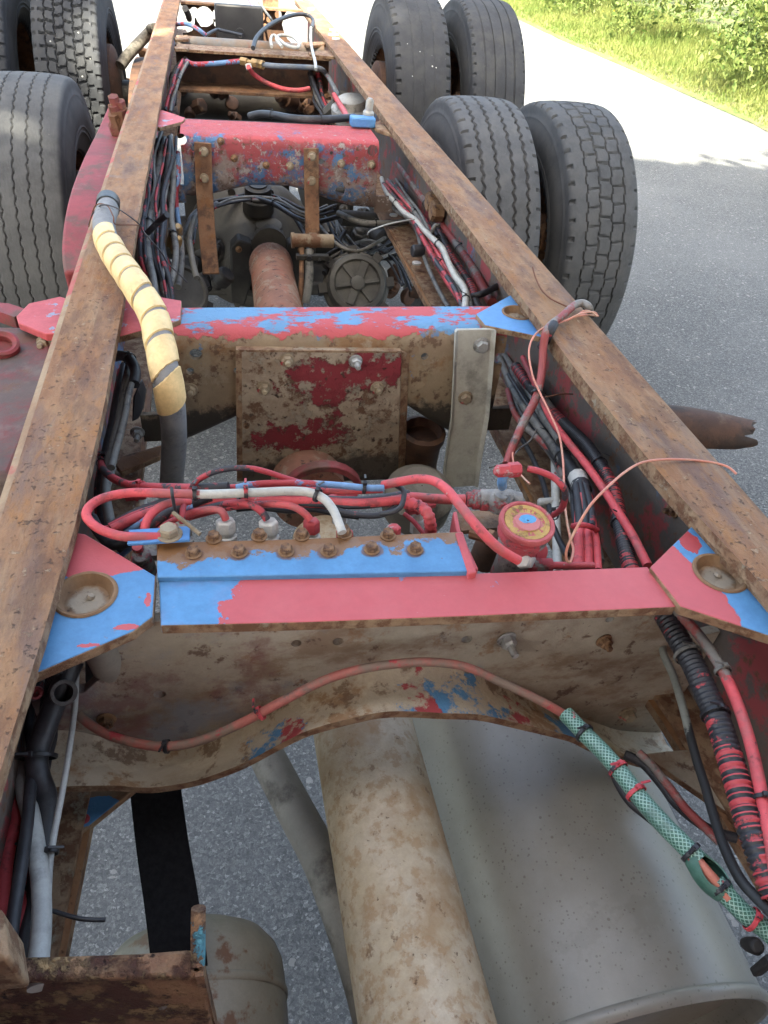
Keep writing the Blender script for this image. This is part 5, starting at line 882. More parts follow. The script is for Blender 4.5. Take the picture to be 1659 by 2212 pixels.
for f, m in ((.16, 'zip'), (.42, 'zipred'), (.54, 'zipred'), (.93, 'zip')): tie(o, P, f, .0084, m)
P2 = curve(hosepts([(1545, 1905), (1580, 1945), (1610, 1975), (1650, 2005), (1700, 2050)], [-.12, -.125, -.13], 'D'), 8); o = green(P2, 'green_hose', 'lower end of the green braided hose at the photo edge', .008)
for f, m in ((.12, 'zip'), (.62, 'zipred')): tie(o, P2, f, .0082, m)
# split open length of the green hose: a trough with the pink hose inside
Pc = curve(hosepts([(1495, 1848), (1515, 1872), (1535, 1895), (1552, 1915), (1568, 1935)], [-.119, -.121, -.123], 'D'), 8); g = G(); R = []
for i, p in enumerate(Pc):
    t_ = (Pc[min(i+1, len(Pc)-1)]-Pc[max(i-1, 0)]).normalized(); a = t_.cross(V((0, 0, 1))).normalized(); b = a.cross(t_); q = math.sin(math.pi*i/(len(Pc)-1)); op = .15+.75*q
    ths = np.linspace(math.pi/2+op, math.pi*2.5-op, 14); rr = .0084*(1+.5*q); R.append([p+(a*math.cos(th)+b*math.sin(th))*rr for th in ths]+[p+(a*math.cos(th)+b*math.sin(th))*(rr-.0013) for th in ths[::-1]])
g.rings(R); o2 = g.out('split_sleeve', [mat('green_sleeve', (.035, .10, .07), (.06, .13, .10), 60, [L(PR, 30, .6, .02, 3)], rough=.5)], ang=60); tag(o2, 'gaping split in the green hose showing the pink hose inside', 'hose')
H('inner_hose', 'salmon pink hose showing inside the split green sleeve', 'hose', [(1490, 1842), (1520, 1878), (1548, 1910), (1575, 1942)], [-.117, -.117, -.12], .0105, mat('salmon_hose', (.40, .12, .075), (.34, .10, .06), 40, rough=.4), 'D')
g = G(); g.lathe(U(1638, 2045, -.2), (.2, .4, -1), [(0, .006), (.006, .008), (.02, .007), (.03, .005)], 8); g.box(U(1650, 2085, -.21), (.010, .008, .035)); o = g.out('dark_clamp', 'blackoil', bev=.002); tag(o, 'dark rusty clamp at the right edge below the green hose', 'clamp'); 
gs = [o for o in COL.objects if o.name.split('.')[0] in ('green_hose', 'split_sleeve', 'inner_hose')]; root = gs[0]
for o in gs[1:]:
    o.parent = root; [o.__delitem__(k) for k in ('category', 'group', 'label') if k in o]
    if o.name.startswith('green_hose'): o.name = 'lower_sleeve'
root['label'] = 'green braided hose with black and red ties, split open to show a pink hose'
# --- left cluster near the camera
H('air_hose', 'pale grey fat hose curving down to the crusted bracket', 'hose', [(120, 380), (135, 560), (150, 800), (160, 1000), (205, 1180), (240, 1400), (270, 1650), (272, 1900), (255, 2120), (250, 2300)], [-.17, -.165, -.16, -.155, -.15, -.145, -.14, -.14], .0155, 'h_ltgrey', 'v2', LB)
H('air_hose', 'thin pale hose hanging from the blue gusset, tied to the flange', 'hose', [(500, 130), (500, 300), (488, 480), (450, 760), (410, 1000), (360, 1260), (330, 1450), (318, 1620), (312, 1760)], [-.12, -.13, -.14, -.15, -.155, -.16], .0058, 'h_ltgrey', 'v2', LB, [(.72, 'zip', 1.6)])
H('air_hose', 'black hose straight down the left cluster in front of the pale one', 'hose', [(185, 330), (195, 560), (215, 800), (200, 1000), (175, 1250), (140, 1500), (100, 1750), (75, 1950), (60, 2150)], [-.15, -.15, -.145, -.14, -.138, -.135], .0105, 'h_black', 'v2', LB)
H('cable_harness', 'black taped harness slanting down from under the blue gusset', 'cable harness', [(480, 150), (400, 330), (310, 560), (245, 760), (250, 900), (300, 1060), (290, 1300), (270, 1450)], [-.10, -.12, -.14, -.15, -.17, -.175], .0205, 'h_black', 'v2', LB, [(.46, 'zip', 1.5)])
H('cable_harness', 'second black harness crossing behind the slanting one', 'cable harness', [(200, 310), (260, 480), (320, 620), (280, 800), (250, 1000), (240, 1250), (180, 1500), (150, 1750), (140, 2000), (130, 2150)], [-.16, -.175, -.18, -.18, -.18], .017, 'h_blackred', 'v2', LB)
H('air_hose', 'dark red hose farthest left with a bright red bend', 'hose', [(60, 800), (65, 900), (85, 1050), (110, 1200), (70, 1330), (40, 1480), (20, 1700), (10, 1900)], [-.16, -.165, -.165, -.16], .0115, 'h_red', 'v2', LB)
H('air_hose', 'black and red striped hose at the left edge', 'hose', [(10, 950), (20, 1150), (10, 1400), (60, 1600), (140, 1750), (130, 1950)], [-.18, -.175, -.17, -.17], .013, 'h_redblack', 'v2', LB)
H('air_hose', 'dark hose low behind the pale fat hose', 'hose', [(225, 250), (215, 420), (160, 700), (140, 1000), (170, 1300), (210, 1600), (190, 1900), (180, 2150)], [-.22, -.22, -.22, -.21], .013, 'h_blackred', 'v2', LB)
H('corrugated_conduit', 'short corrugated conduit just under the blue gusset', 'conduit', [(420, 150), (370, 260), (320, 380), (300, 480)], [-.09, -.12, -.16], .014, 'corrk', 'v2', LB, rf='corr')
c = U(418, 362, -.10, 'v2'); g = G(); ax = (CAM-c+V((.05, 0, .0))).normalized(); g.lathe(c, ax, [(-.018, .0115), (0, .0120), (.001, .0113), (.001, .0082), (-.016, .008), (-.016, .001)], 28, caps=False); tag(g.out('pipe_end', mat('dirty_pipe_rim', (.12, .115, .11), (.06, .055, .052), 50, bump=.5)), 'round open pipe end facing up among the black cables', 'pipe')
c = U(235, 365, -.11, 'v2'); g = G(); g.lathe(c, (.1, -.6, .7), [(-.01, .006), (0, .006), (.0006, .0036), (-.006, .003), (-.006, .001)], 12, caps=False); tag(g.out('pipe_end', 'reddark'), 'small dirty fitting left of the round open pipe end', 'pipe')
g = G(); P = [U(545, 130, -.10, 'v2'), U(600, 140, -.10, 'v2'), U(660, 200, -.13, 'v2'), U(722, 280, -.16, 'v2'), U(640, 380, -.2, 'v2'), U(575, 440, -.21, 'v2'), U(560, 250, -.15, 'v2')]
g.prism(P, (.01, .05, 0)); tag(g.out('rubber_flap', 'plastic', bev=.006), 'black rubber shield leaning behind the blue gusset', 'rubber shield')
c = U(680, 90, -.08, 'v2'); g = G(); g.lathe(c, (0, .3, -1), [(-.02, .012), (0, .017), (.04, .018), (.07, .016)], 18); tag(g.out('grey_canister', 'pipe'), 'grey canister behind the black rubber shield', 'canister')
H('zip_tail', 'long cable tie tail sticking out over the road on the left', 'cable tie', [(325, 1785), (420, 1815), (510, 1840), (600, 1850), (690, 1850)], [-.15, -.145, -.145, -.15], .0035, 'h_black', 'v2')
for pts, z, r, m, lb in [
    ([(283, 775), (272, 830), (262, 890), (248, 950), (236, 1000), (228, 1060), (236, 1120), (250, 1180)], [-.10, -.10, -.11, -.12, -.13], .013, 'h_grey', 'grey hose running down inside the left rail below the middle cross member'),
    ([(270, 790), (256, 860), (242, 930), (228, 990), (220, 1050), (222, 1110), (232, 1170)], [-.12, -.12, -.14, -.15], .015, 'h_black', 'thick black hose running down inside the left rail below the middle cross member'),
    ([(292, 800), (278, 850), (268, 905), (252, 965), (240, 1010)], [-.09, -.09, -.10, -.10], .010, 'h_grey', 'slim grey hose beside the yellow spiral, ending at a black tie'),
    ([(262, 800), (248, 880), (238, 940), (222, 1000), (212, 1060), (215, 1120)], [-.16, -.17, -.18], .012, 'h_redblack', 'red smeared hose deepest inside the left rail'),
    ([(250, 770), (262, 768), (280, 775), (292, 800), (290, 830)], [-.10, -.08, -.09], .016, 'h_black', 'black cable bend coming out of the left cable hole'),
    ([(245, 1010), (232, 1060), (225, 1110), (224, 1160)], [-.2, -.2, -.2], .008, 'h_ltgrey', 'thin pale cable low by the left rail behind the red loop')]:
    H('air_hose', lb, 'hose', pts, z, r, m, 'D', LB, [(.5, 'zip')] if m == 'h_black' else [])
g = G(); P = [U(296, 838, -.10), U(306, 862, -.13), U(300, 905, -.17), U(284, 915, -.17), U(286, 860, -.12)]; g.prism(P, (.006, .03, 0)); tag(g.out('rubber_flap', 'plastic', bev=.004), 'small black rubber flap by the left cable hole of the middle cross member', 'rubber shield')
# --- yellow spiral hose
YP = [(752, 1400), (745, 1460), (722, 1540), (735, 1640), (790, 1760), (870, 1880), (945, 1990), (1015, 2100), (1070, 2200)]
P = curve([U(x, y, z_, 'q1') for (x, y), z_ in zip(YP, (.03, .03, .03, .03, .03, .03, .03, .02, .012))]+[U(345, 740, 0.0), U(357, 800, -.02), U(367, 850, -.05), U(374, 900, -.09), U(376, 960, -.15), U(372, 1020, -.22), U(366, 1100, -.3)], 10)
g = G(); g.tube(P, .0180, 18, 1); YH = g.out('loop_hose', 'fiberhose', ang=60); tag(YH, 'grey rubber hose lying over the rail and dropping between the cross members', 'hose')
# flat spiral wrap around it
L_ = [0]
for a, b in zip(P, P[1:]): L_.append(L_[-1]+(b-a).length)
s0_, s1_ = .16, L_[min(range(len(P)), key=lambda i: (P[i]-U(369, 868, -.064)).length)]
def at_s(s_):
    i = min(max(int(np.searchsorted(L_, s_))-1, 0), len(P)-2); q = (s_-L_[i])/(L_[i+1]-L_[i]); return P[i].lerp(P[i+1], q), (P[i+1]-P[i]).normalized()
s0_ = L_[min(range(len(P)), key=lambda i: (P[i]-U(738, 1650, .03, 'q1')).length)]
pitch = .048; N_ = int((s1_-s0_)/pitch*28); R = []; nr = None
for i in range(N_):
    s_ = s0_+(s1_-s0_)*i/(N_-1); th = (s_-s0_)/pitch*2*math.pi; rg = []
    for dw, rr in ((-.0205, .0181), (-.0195, .0204), (0, .0211), (.0195, .0206), (.0205, .0181)):
        p, t_ = at_s(min(max(s_+dw, 0), L_[-1]-.001)); n_ = (V((0, 0, 1))-t_*t_.z).normalized() if abs(t_.z) < .95 else (V((0, -1, 0))-t_*t_.dot(V((0, -1, 0)))).normalized()
        n_ = (V((.6, -.55, .58))-t_*t_.dot(V((.6, -.55, .58)))).normalized(); b_ = t_.cross(n_); rg.append(p+(n_*math.cos(th)+b_*math.sin(th))*rr)
    R.append(rg)
g = G(); g.rings(R, closed=False); o = g.out('spiral_guard', 'yellow', YH, ang=50)
g = G(); p, t_ = P[0], (P[1]-P[0]).normalized(); g.lathe(p, -t_, [(-.03, .0200), (.002, .0200), (.002, .017), (-.02, .016), (-.02, .001)], 22, caps=False); g.out('black_cuff', 'plastic', YH)
H('thin_wire', 'thin dark wire tied round the hose end and trailing into the cables', 'wire', [(615, 1560), (640, 1490), (680, 1440), (720, 1420), (800, 1440), (890, 1495), (965, 1555), (990, 1600), (1040, 1660), (1120, 1750), (1160, 1820), (1240, 1900), (1300, 1960)], [.005, .03, .055, .058, .045, .02, .004, -.03, -.06, -.08], .0024, 'wiregrey', 'q1')
H('thin_wire', 'thin rusty wire looped tight round the grey hose', 'wire', [(615, 1575), (660, 1430), (740, 1425), (785, 1500), (800, 1555), (900, 1560), (970, 1562)], [.004, .045, .058, .05, .03, .004], .002, 'wirerust', 'q1')
# --- thick cable thrown over the doubled rail, wires
H('draped_cable', 'dirty grey red cable thrown over the doubled rail and hanging inside it', 'cable', [(893, 140), (885, 112), (860, 95), (830, 100), (800, 122), (765, 155), (725, 185), (700, 220), (688, 290), (684, 370), (672, 450), (650, 520), (610, 595), (575, 670), (550, 730), (530, 790)], [.0, .015, .014, .014, .014, .013, .012, -.01, -.03, -.045, -.06, -.075, -.09, -.10], .0122, 'h_greyred', 'r4', None, [(.70, 'zip', 1.2)])
H('tape_wrap', 'torn black tape wrapped round the draped cable at the rail edge', 'tape', [(735, 185), (718, 215), (700, 250), (680, 285)], [.017, .012, -.004, -.02], .0145, 'h_blackred', 'r4')
H('pink_wire', 'thin pink wire looping from the rail edge down past the valve', 'wire', [(920, 152), (905, 138), (880, 128), (855, 132), (830, 150), (760, 178), (700, 195), (650, 235), (626, 300), (640, 400), (668, 470), (712, 560), (755, 660), (772, 760), (778, 880), (785, 1000), (805, 1110), (818, 1160), (805, 1212), (788, 1200), (792, 1150), (830, 1070), (890, 970), (960, 895), (1040, 825), (1110, 785), (1190, 771), (1290, 770), (1400, 780), (1480, 800), (1522, 832)], [.012, .016, .008, .012, .004, -.02, -.03, -.04, -.04, -.045, -.03, .0, .03, .02, .006, .0, -.002], .0029, 'wirepink', 'r4')
H('pink_wire', 'short pink wire wound round the cable on the rail edge', 'wire', [(925, 150), (880, 145), (830, 152), (790, 170), (850, 140), (905, 133), (922, 148)], [.004, .012, .018, .018, .028, .01, .004], .003, 'wirepink', 'r4')
H('pink_wire', 'short pink wire end poking out under the red elbow', 'wire', [(565, 690), (556, 740), (562, 790), (590, 835), (628, 875)], [-.09, -.09, -.08, -.07, -.065], .0028, 'wirepink', 'r4')
H('rusty_wire', 'short rusty wire lying on the doubled rail', 'wire', [(642, 1155), (655, 1200), (680, 1250), (720, 1290), (780, 1320), (800, 1328)], [.012, .004, .004, .004], .0026, 'wirerust', 'r2')
H('zip_tail', 'loose thin tie crossing the cables inside the doubled rail', 'cable tie', [(700, 500), (740, 492), (780, 487), (815, 488)], [-.08, -.07, -.07, -.075], .002, 'wirerust', 'r4')
H('zip_tail', 'grey cable tie tail pointing left below the draped cable', 'cable tie', [(660, 640), (630, 690), (590, 720), (540, 770), (455, 805)], [-.12, -.115, -.11, -.11], .0028, 'h_grey', 'r4')
# --- bundle inside the doubled rail between middle and third member
zz = [-.22, -.17, -.13, -.10]
H('brake_pipe', 'long rigid red and grey pipe hugging the web of the doubled rail', 'pipe', [(215, 20), (270, 120), (330, 210), (420, 340), (500, 440), (590, 570), (680, 690), (780, 830), (880, 980), (990, 1190), (1060, 1300)], [-.16, -.15, -.145, -.14, -.135, -.13], .021, 'h_greyred', 'v4', RB, [(.42, 'zip', 1.15), (.72, 'zip', 1.15)])
for pts, z, r, m, lb, ts in [
    ([(120, 240), (160, 360), (230, 440), (310, 530), (400, 590), (480, 680), (560, 760), (640, 840), (690, 960), (750, 1080), (830, 1200), (825, 1380)], [-.2, -.16, -.13, -.11, -.10, -.10], .0135, 'h_white', 'off white hose on top of the bundle between two cross members', [(.2, 'zip'), (.6, 'zip', 1.1), (.95, 'zip', 1.1)]),
    ([(250, 330), (310, 430), (380, 520), (440, 640), (500, 760), (570, 870), (620, 960), (650, 1060), (720, 1170), (800, 1290), (860, 1370)], [-.2, -.16, -.14, -.12, -.12], .013, 'h_red', 'red hose left of the off white hose', [(.3, 'zip', 1.2), (.62, 'zip', 1.2)]),
    ([(200, 300), (290, 400), (370, 480), (450, 560), (540, 660), (600, 740)], [-.2, -.17, -.15, -.14], .013, 'h_blackred', 'black hose between red and white near the cable hole', []),
    ([(190, 440), (250, 520), (330, 570), (400, 640), (430, 720), (450, 800), (500, 960), (560, 1100), (620, 1220), (690, 1340)], [-.2, -.18, -.17, -.18, -.18], .0105, 'h_grey', 'thin grey hose with a black plug hanging left of the bundle', []),
    ([(590, 650), (650, 780), (700, 880), (760, 980), (830, 1080), (890, 1180), (920, 1300), (960, 1380)], [-.15, -.14, -.13, -.12], .019, 'corr', 'short red and black ringed conduit under the blue gusset', []),
    ([(500, 800), (560, 860), (620, 930), (660, 1000), (700, 1100), (760, 1200)], [-.15, -.15, -.15], .008, 'h_black', 'thin black hose curled under the off white hose', []),
    ([(1180, 1110), (1100, 1160), (1030, 1200), (960, 1230), (880, 1250)], [-.12, -.11, -.11, -.12], .014, 'h_black', 'black hose turning in from the doubled rail by the blue gusset', []),
    ([(555, 720), (555, 680), (575, 645), (610, 640)], [-.12, -.10, -.09, -.09], .009, 'h_grey', 'hooked grey stub sticking up from the bundle', [])]:
    H('air_hose', lb, 'hose', pts, z, r, m, 'v4', RB, ts, rf='corr' if m == 'corr' else None)
c = U(480, 860, -.165, 'v4'); g = G(); g.lathe(c+V((-.03, 0, 0)), (1, .1, 0), [(0, .012), (.003, .0145), (.026, .0145), (.029, .012)], 18); tag(g.out('rubber_plug', 'plastic'), 'black round rubber plug on the thin grey hose', 'plug')
H('thin_wire', 'pale thin wire sticking out left from the bundle', 'wire', [(400, 590), (300, 605), (200, 625), (90, 660), (20, 690), (0, 720)], [-.10, -.10, -.12, -.15], .0035, 'h_ltgrey', 'v4')
# --- bundle left between middle and third member
for i, (pts, z, r, m) in enumerate([
    ([(355, 300), (345, 350), (335, 420), (322, 480), (318, 540), (330, 600), (335, 650)], [-.08, -.12, -.17, -.2], .017, 'h_grey'),
    ([(365, 305), (362, 370), (352, 440), (345, 500), (355, 560), (362, 620), (368, 660)], [-.08, -.14, -.2, -.24], .016, 'h_blackred'),
    ([(340, 310), (328, 380), (322, 430), (330, 500), (345, 560), (352, 640)], [-.10, -.15, -.2, -.24], .015, 'h_grey'),
    ([(372, 330), (374, 400), (370, 470), (380, 540), (372, 600), (350, 650)], [-.1, -.16, -.22, -.26], .016, 'h_grey'),
    ([(348, 330), (340, 400), (334, 470), (350, 540), (366, 590), (352, 650)], [-.14, -.18, -.22, -.28], .014, 'h_redblack'),
    ([(360, 400), (372, 460), (386, 500), (392, 560), (384, 620)], [-.16, -.22, -.26, -.3], .018, 'h_grey'),
    ([(333, 350), (322, 420), (312, 470), (305, 540), (312, 600), (330, 640)], [-.14, -.18, -.2, -.22], .013, 'h_blackred'),
    ([(384, 330), (386, 380), (380, 420), (384, 470), (390, 500)], [-.1, -.14, -.2, -.24], .013, 'h_blue'),
    ([(420, 470), (410, 510), (415, 560), (425, 600)], [-.25, -.28, -.32], .016, 'h_grey'),
    ([(455, 440), (500, 430), (545, 428), (590, 440), (640, 470), (680, 480), (740, 465)], [-.28, -.26, -.25, -.26, -.27], .014, 'h_black'),
    ([(600, 430), (630, 460), (650, 490), (665, 520), (668, 560)], [-.26, -.28, -.3], .016, 'h_black'),
    ([(390, 520), (404, 490), (430, 460), (470, 440)], [-.3, -.27, -.26], .016, 'h_grey'),
    ([(730, 460), (780, 480), (840, 482), (880, 478)], [-.24, -.24, -.25], .017, 'h_grey'),
    ([(745, 500), (730, 530), (738, 560), (700, 590)], [-.3, -.33, -.35], .015, 'h_black')]):
    H('air_hose', ('grey dusty hose hanging in the tangle inside the left rail', 'dark dusty hose hanging in the tangle by the differential')[1 if i in (1, 4, 6, 9, 10, 13) else 0], 'hose', pts, z, r, m, 'D', ('grey hoses tangled by the differential', 'dark hoses tangled by the differential')[1 if i in (1, 4, 6, 9, 10, 13) else 0], [(.5, 'zip', 1.1)] if i % 3 == 0 else [])
def bundle(path, zs, n, spread, r0, mats, words, grp, k='D', seed=1):
    rr = random.Random(seed)
    for i in range(n):
        ox, oy, oz = rr.uniform(-1, 1)*spread, rr.uniform(-1, 1)*spread, rr.uniform(-.03, .02); m = rr.choice(mats); s_ = rr.uniform(0, .15); e_ = rr.uniform(.8, 1.05)
        pts = []
        for j, (x, y) in enumerate(path):
            pts.append((x+ox+rr.uniform(-.35, .35)*spread, y+oy*.5+rr.uniform(-.2, .2)*spread))
        H('thin_cable', words[m], 'cable', pts, [z+oz for z in zs], r0*rr.uniform(.6, 1.15), m, k, grp+' '+m[2:], [(rr.uniform(.2, .8), 'zip', 1.1)] if i % 4 == 0 else [], n=7, sub=5)
W1 = {'h_grey': 'thin grey cable in the dense tangle inside the left rail', 'h_blackred': 'thin black cable in the dense tangle inside the left rail', 'h_redblack': 'thin red and black cable in the dense tangle inside the left rail'}
bundle([(352, 300), (346, 350), (338, 420), (330, 480), (332, 550), (345, 610), (352, 660)], [-.09, -.13, -.19, -.25], 24, 26, .011, ['h_grey', 'h_grey', 'h_blackred', 'h_redblack'], W1, 'thin cables left', seed=3)
W2 = {'h_black': 'thin black cable drooping round the differential', 'h_grey': 'thin grey cable drooping round the differential', 'h_blackred': 'thin dusty cable drooping round the differential'}
bundle([(410, 520), (430, 470), (480, 440), (540, 428), (600, 436), (660, 462), (720, 450)], [-.30, -.27, -.26, -.27], 9, 17, .009, ['h_black', 'h_grey', 'h_blackred'], W2, 'thin cables differential', seed=5)
bundle([(700, 470), (720, 510), (760, 540), (800, 545), (850, 520)], [-.28, -.30, -.33], 7, 26, .010, ['h_black', 'h_grey'], W2, 'thin cables differential', seed=9)
bundle([(690, 560), (740, 535), (790, 530), (840, 560), (870, 620)], [-.30, -.33, -.36], 5, 24, .009, ['h_black', 'h_grey'], W2, 'thin cables differential', seed=10)
W3 = {'h_red': 'thin red cable in the bundle inside the doubled rail', 'h_grey': 'thin grey cable in the bundle inside the doubled rail', 'h_black': 'thin black cable in the bundle inside the doubled rail', 'h_redblack': 'thin red and black cable in the bundle inside the doubled rail'}
bundle([(842, 395), (870, 430), (900, 465), (925, 510), (955, 560), (990, 620), (1010, 670)], [-.2, -.16, -.14, -.13, -.12], 14, 15, .010, ['h_red', 'h_grey', 'h_black', 'h_redblack'], W3, 'thin cables doubled rail', seed=12)
bundle([(1110, 800), (1140, 860), (1175, 920), (1215, 980), (1245, 1040), (1260, 1100), (1275, 1210)], [-.19, -.17, -.15, -.13, -.12], 18, 22, .009, ['h_grey', 'h_black', 'h_redblack', 'h_grey'], W3, 'thin cables doubled rail', seed=14)
W4 = {'h_redblack': 'thin red and black air hose in the tangle behind the blue plate', 'h_red': 'thin red air hose in the tangle behind the blue plate', 'h_blackred': 'thin black air hose in the tangle behind the blue plate'}
bundle([(240, 1140), (300, 1110), (370, 1090), (450, 1078), (560, 1075), (680, 1080), (780, 1085), (880, 1075)], [-.06, -.05, -.045, -.04], 12, 17, .010, ['h_redblack', 'h_red', 'h_blackred'], W4, 'thin hoses behind the plate', seed=17)
bundle([(200, 1120), (240, 1170), (290, 1160), (330, 1125), (380, 1095), (460, 1070)], [-.09, -.07, -.05, -.04], 5, 12, .011, ['h_redblack', 'h_blackred'], W4, 'thin hoses behind the plate', seed=18)
W5 = {'h_grey': 'thin grey cable in the far left corner behind the third cross member', 'h_black': 'thin black cable in the far left corner behind the third cross member', 'h_redblack': 'thin striped cable in the far left corner behind the third cross member'}
bundle([(398, 132), (385, 160), (375, 190), (368, 215), (360, 240)], [-.05, -.10, -.15], 6, 7, .016, ['h_grey', 'h_black', 'h_redblack'], W5, 'thin cables far corner', seed=20)
W6 = {'h_grey': 'thin grey cable by the silver valve', 'h_black': 'thin black cable by the silver valve', 'h_redblack': 'thin striped cable by the silver valve'}
bundle([(672, 150), (682, 180), (690, 205), (700, 230), (720, 250)], [-.10, -.14, -.17], 6, 8, .016, ['h_grey', 'h_black', 'h_redblack'], W6, 'thin cables silver valve', seed=21)
W7 = {'h_blackred': 'black cable in the bundle inside the left rail at the bottom', 'h_black': 'plain black cable in the bundle inside the left rail at the bottom', 'h_redblack': 'red streaked cable in the bundle inside the left rail at the bottom'}
bundle([(95, 1470), (80, 1560), (62, 1680), (50, 1800), (40, 1920), (30, 2060)], [-.17, -.19, -.19, -.18], 8, 26, .014, ['h_black', 'h_blackred', 'h_redblack', 'h_black'], W7, 'cables bottom left', seed=23)
H('black_tape', 'black frayed tape end sticking up among the left hoses', 'tape', [(1000, 1640), (1050, 1590), (1110, 1530), (1160, 1490)], [-.16, -.14, -.12, -.10], .014, 'h_black', 'q1')
g = G()
for (x, y, r) in ((758, 1010, .018), (760, 1060, .014), (740, 1035, .012)): c = U(x, y, -.24, 'r1'); g.lathe(c, (.2, -.5, .6), [(-.03, r*.8), (0, r), (.03, r*.9), (.04, r*.5)], 6)
tag(g.out('tee_fitting', 'brass', bev=.002), 'dusty brass tee joining the hoses by the left strap', 'fitting')
g = G(); P = UP([(520, 180), (560, 170), (580, 215), (535, 225)], -.3, 'D')
# --- behind the third cross member
H('air_line', 'blue and red air line from the left corner to the brass tee', 'hose', [(400, 330), (440, 345), (540, 342), (620, 335), (690, 328)], [-.05, -.05, -.045], .017, 'h_blue', 'q2')
H('air_line', 'grey blue pipe from the brass tee to the right, bending down', 'pipe', [(790, 345), (880, 355), (1000, 360), (1110, 368), (1150, 400), (1190, 470), (1215, 520)], [-.045, -.05, -.06, -.10, -.14], .019, mat('bluegrey_pipe', (.17, .18, .19), (.12, .15, .2), 12, [L(PR, 14, .66, .03, 3)]), 'q2')
H('air_line', 'red hose sagging from the brass tee to the right', 'hose', [(730, 360), (760, 400), (830, 445), (920, 478), (1000, 485), (1060, 475)], [-.05, -.09, -.12, -.12, -.11], .017, 'h_red', 'q2')
H('air_line', 'short red hose standing above the long black cable', 'hose', [(1190, 510), (1220, 560), (1245, 600), (1262, 640)], [-.10, -.09, -.06, -.03], .019, 'h_red', 'q2')
t = empty('brass_tee', U(735, 340, -.05, 'q2'), 'pale brass tee joining three air lines', 'fitting')
g = G(); a, b = U(690, 328, -.045, 'q2'), U(800, 348, -.045, 'q2'); g.lathe(a, b-a, [(0, .015), (.03, .015), (.03, .010), (.05, .010), (.05, .017), (.10, .017), (.10, .012), ((b-a).length*.8, .012), ((b-a).length*.8, .017), ((b-a).length, .017)], 6); g.out('body', 'brass', t, bev=.001); g = G(); g.cyl(U(728, 345, -.045, 'q2'), U(735, 372, -.06, 'q2'), .012, 10); g.out('branch', 'fitwhite', t)
t = empty('relay_valve', U(1290, 540, -.2, 'q2'), 'dull silver relay valve beside the doubled rail', 'valve')
c = U(1295, 510, -.08, 'q2'); g = G(); g.lathe(c+V((0, 0, -.12)), (-.1, -.2, 1), [(0, .05), (.03, .06), (.06, .052), (.065, .075), (.085, .075), (.09, .06), (.115, .05), (.12, .03), (.12, .001)], 26, caps=False); g.out('body', 'silver', t)
g = G(); g.cyl(U(1215, 520, -.12, 'q2'), U(1345, 560, -.14, 'q2'), .024, 8); g.cyl(U(1160, 610, -.16, 'q2'), U(1215, 560, -.12, 'q2'), .028, 8); g.out('ports', 'greyoil', t)
t = empty('test_port', U(1350, 640, -.02, 'q2'), 'blue block with a silver nipple by the third cross member', 'fitting')
c = U(1350, 640, .0, 'q2'); g = G(); g.box(c+V((0, .02, -.01)), (.07, .04, .025)); g.out('block', 'gusset_c', t, bev=.004); c = U(1372, 600, .01, 'q2'); g = G(); g.lathe(c+V((0, 0, -.03)), (.05, -.1, 1), [(0, .016), (.03, .016), (.036, .011), (.06, .011), (.066, .007)], 14); g.out('nipple', 'silver', t)
H('cable_sleeve', 'long black cable lying behind the third cross member', 'cable', [(735, 625), (800, 612), (880, 620), (960, 635), (1060, 642), (1180, 640), (1300, 630)], [-.05, -.03, -.02, -.015, -.02], .021, 'h_black', 'q2', None, [(.3, 'zip'), (.75, 'zip')])
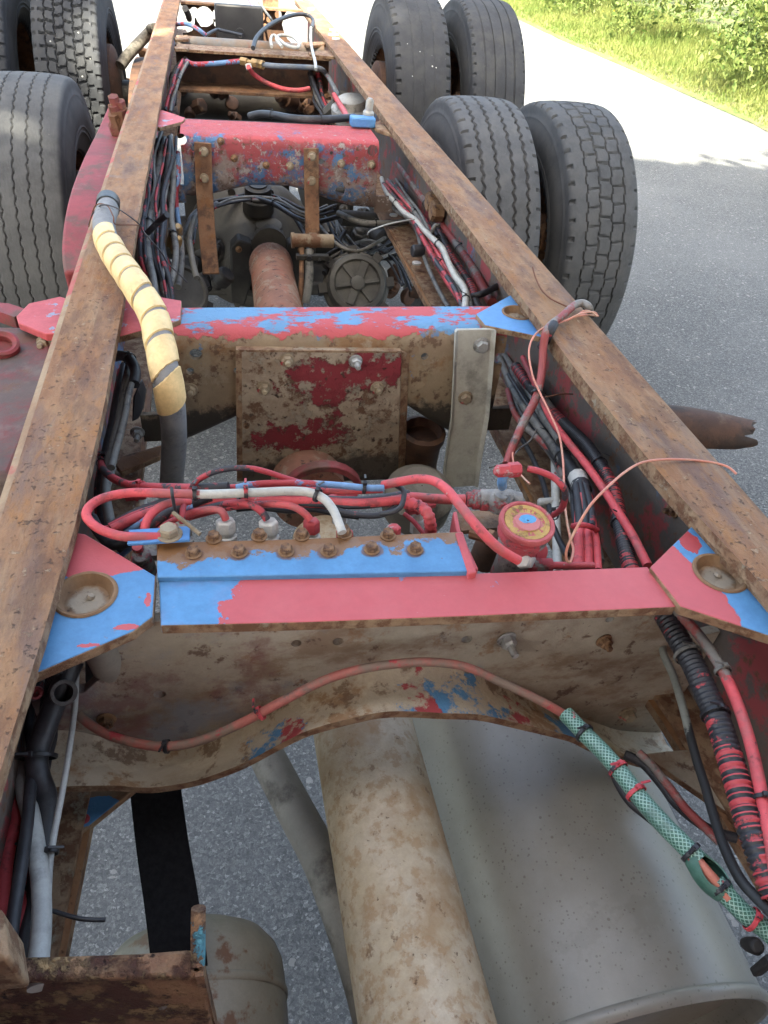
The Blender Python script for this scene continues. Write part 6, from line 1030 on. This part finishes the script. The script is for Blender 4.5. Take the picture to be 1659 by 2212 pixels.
for pts, z, r, m, lb in [
    ([(400, 315), (360, 350), (330, 400), (320, 460), (310, 530), (300, 580)], [-.06, -.10, -.14, -.18], .022, 'h_grey', 'grey bundle bending down in the far left corner'),
    ([(410, 330), (380, 380), (345, 430), (335, 500), (330, 560)], [-.08, -.12, -.16, -.2], .02, 'h_blackred', 'dark bundle strand in the far left corner'),
    ([(340, 420), (320, 470), (330, 530), (290, 550), (280, 590)], [-.12, -.14, -.16, -.15], .017, 'h_grey', 'hooked grey hose in the far left corner'),
    ([(1050, 390), (1065, 440), (1095, 500), (1110, 570), (1150, 610)], [-.12, -.14, -.16, -.18], .014, 'h_grey', 'thin grey hose dropping from the pipe bend'),
    ([(1105, 400), (1115, 460), (1125, 520), (1150, 570)], [-.1, -.14, -.18], .022, 'h_redblack', 'striped wrapped hose beside the thin grey hose'),
    ([(1070, 380), (1090, 470), (1080, 540), (1130, 620)], [-.11, -.14, -.17], .009, 'h_black', 'thin black cable dropping from the pipe bend'),
    ([(755, 258), (775, 200), (830, 145), (910, 100), (990, 78), (1050, 82), (1078, 110), (1070, 150)], [.0, .03, .04, .03, .01], .017, 'h_black', 'black cable arching over the tube to the rail'),
    ([(1066, 150), (1065, 220), (1075, 280), (1088, 330), (1092, 372)], [.01, .0, -.01, -.03], .012, 'h_ltgrey', 'thin pale cable hanging from the rail in front of the tube'),
    ([(345, 132), (390, 128), (430, 140), (470, 165), (500, 188)], [-.02, .01, .0, -.02], .017, 'h_blue', 'blue and red hose arching behind the tube'),
    ([(855, 250), (850, 210), (870, 190), (930, 240), (990, 255), (1000, 230), (960, 195), (900, 190), (880, 210), (910, 250)], [.01, .02, .02, .015], .012, 'h_white', 'coiled white wire lying over the tube'),
    ([(730, 0), (745, 25), (765, 55)], [.0, .0, -.02], .012, 'h_blue', 'blue wire at the rear post'),
    ([(775, 0), (800, 30), (820, 60), (850, 100), (870, 130)], [.0, .01, .0, -.03], .012, 'h_grey', 'grey wire hanging over the end member'),
    ([(500, 190), (560, 160), (590, 165), (700, 190)], [-.05, -.05, -.05], .014, 'h_black', 'black wire under the plastic box'),
    ([(390, 45), (405, 75), (412, 100)], [.0, -.03, -.06], .03, 'h_black', 'black sleeve behind the far left corner')]:
    H('cable', lb, 'cable', pts, z, r, m, 'q2')
t = g = None
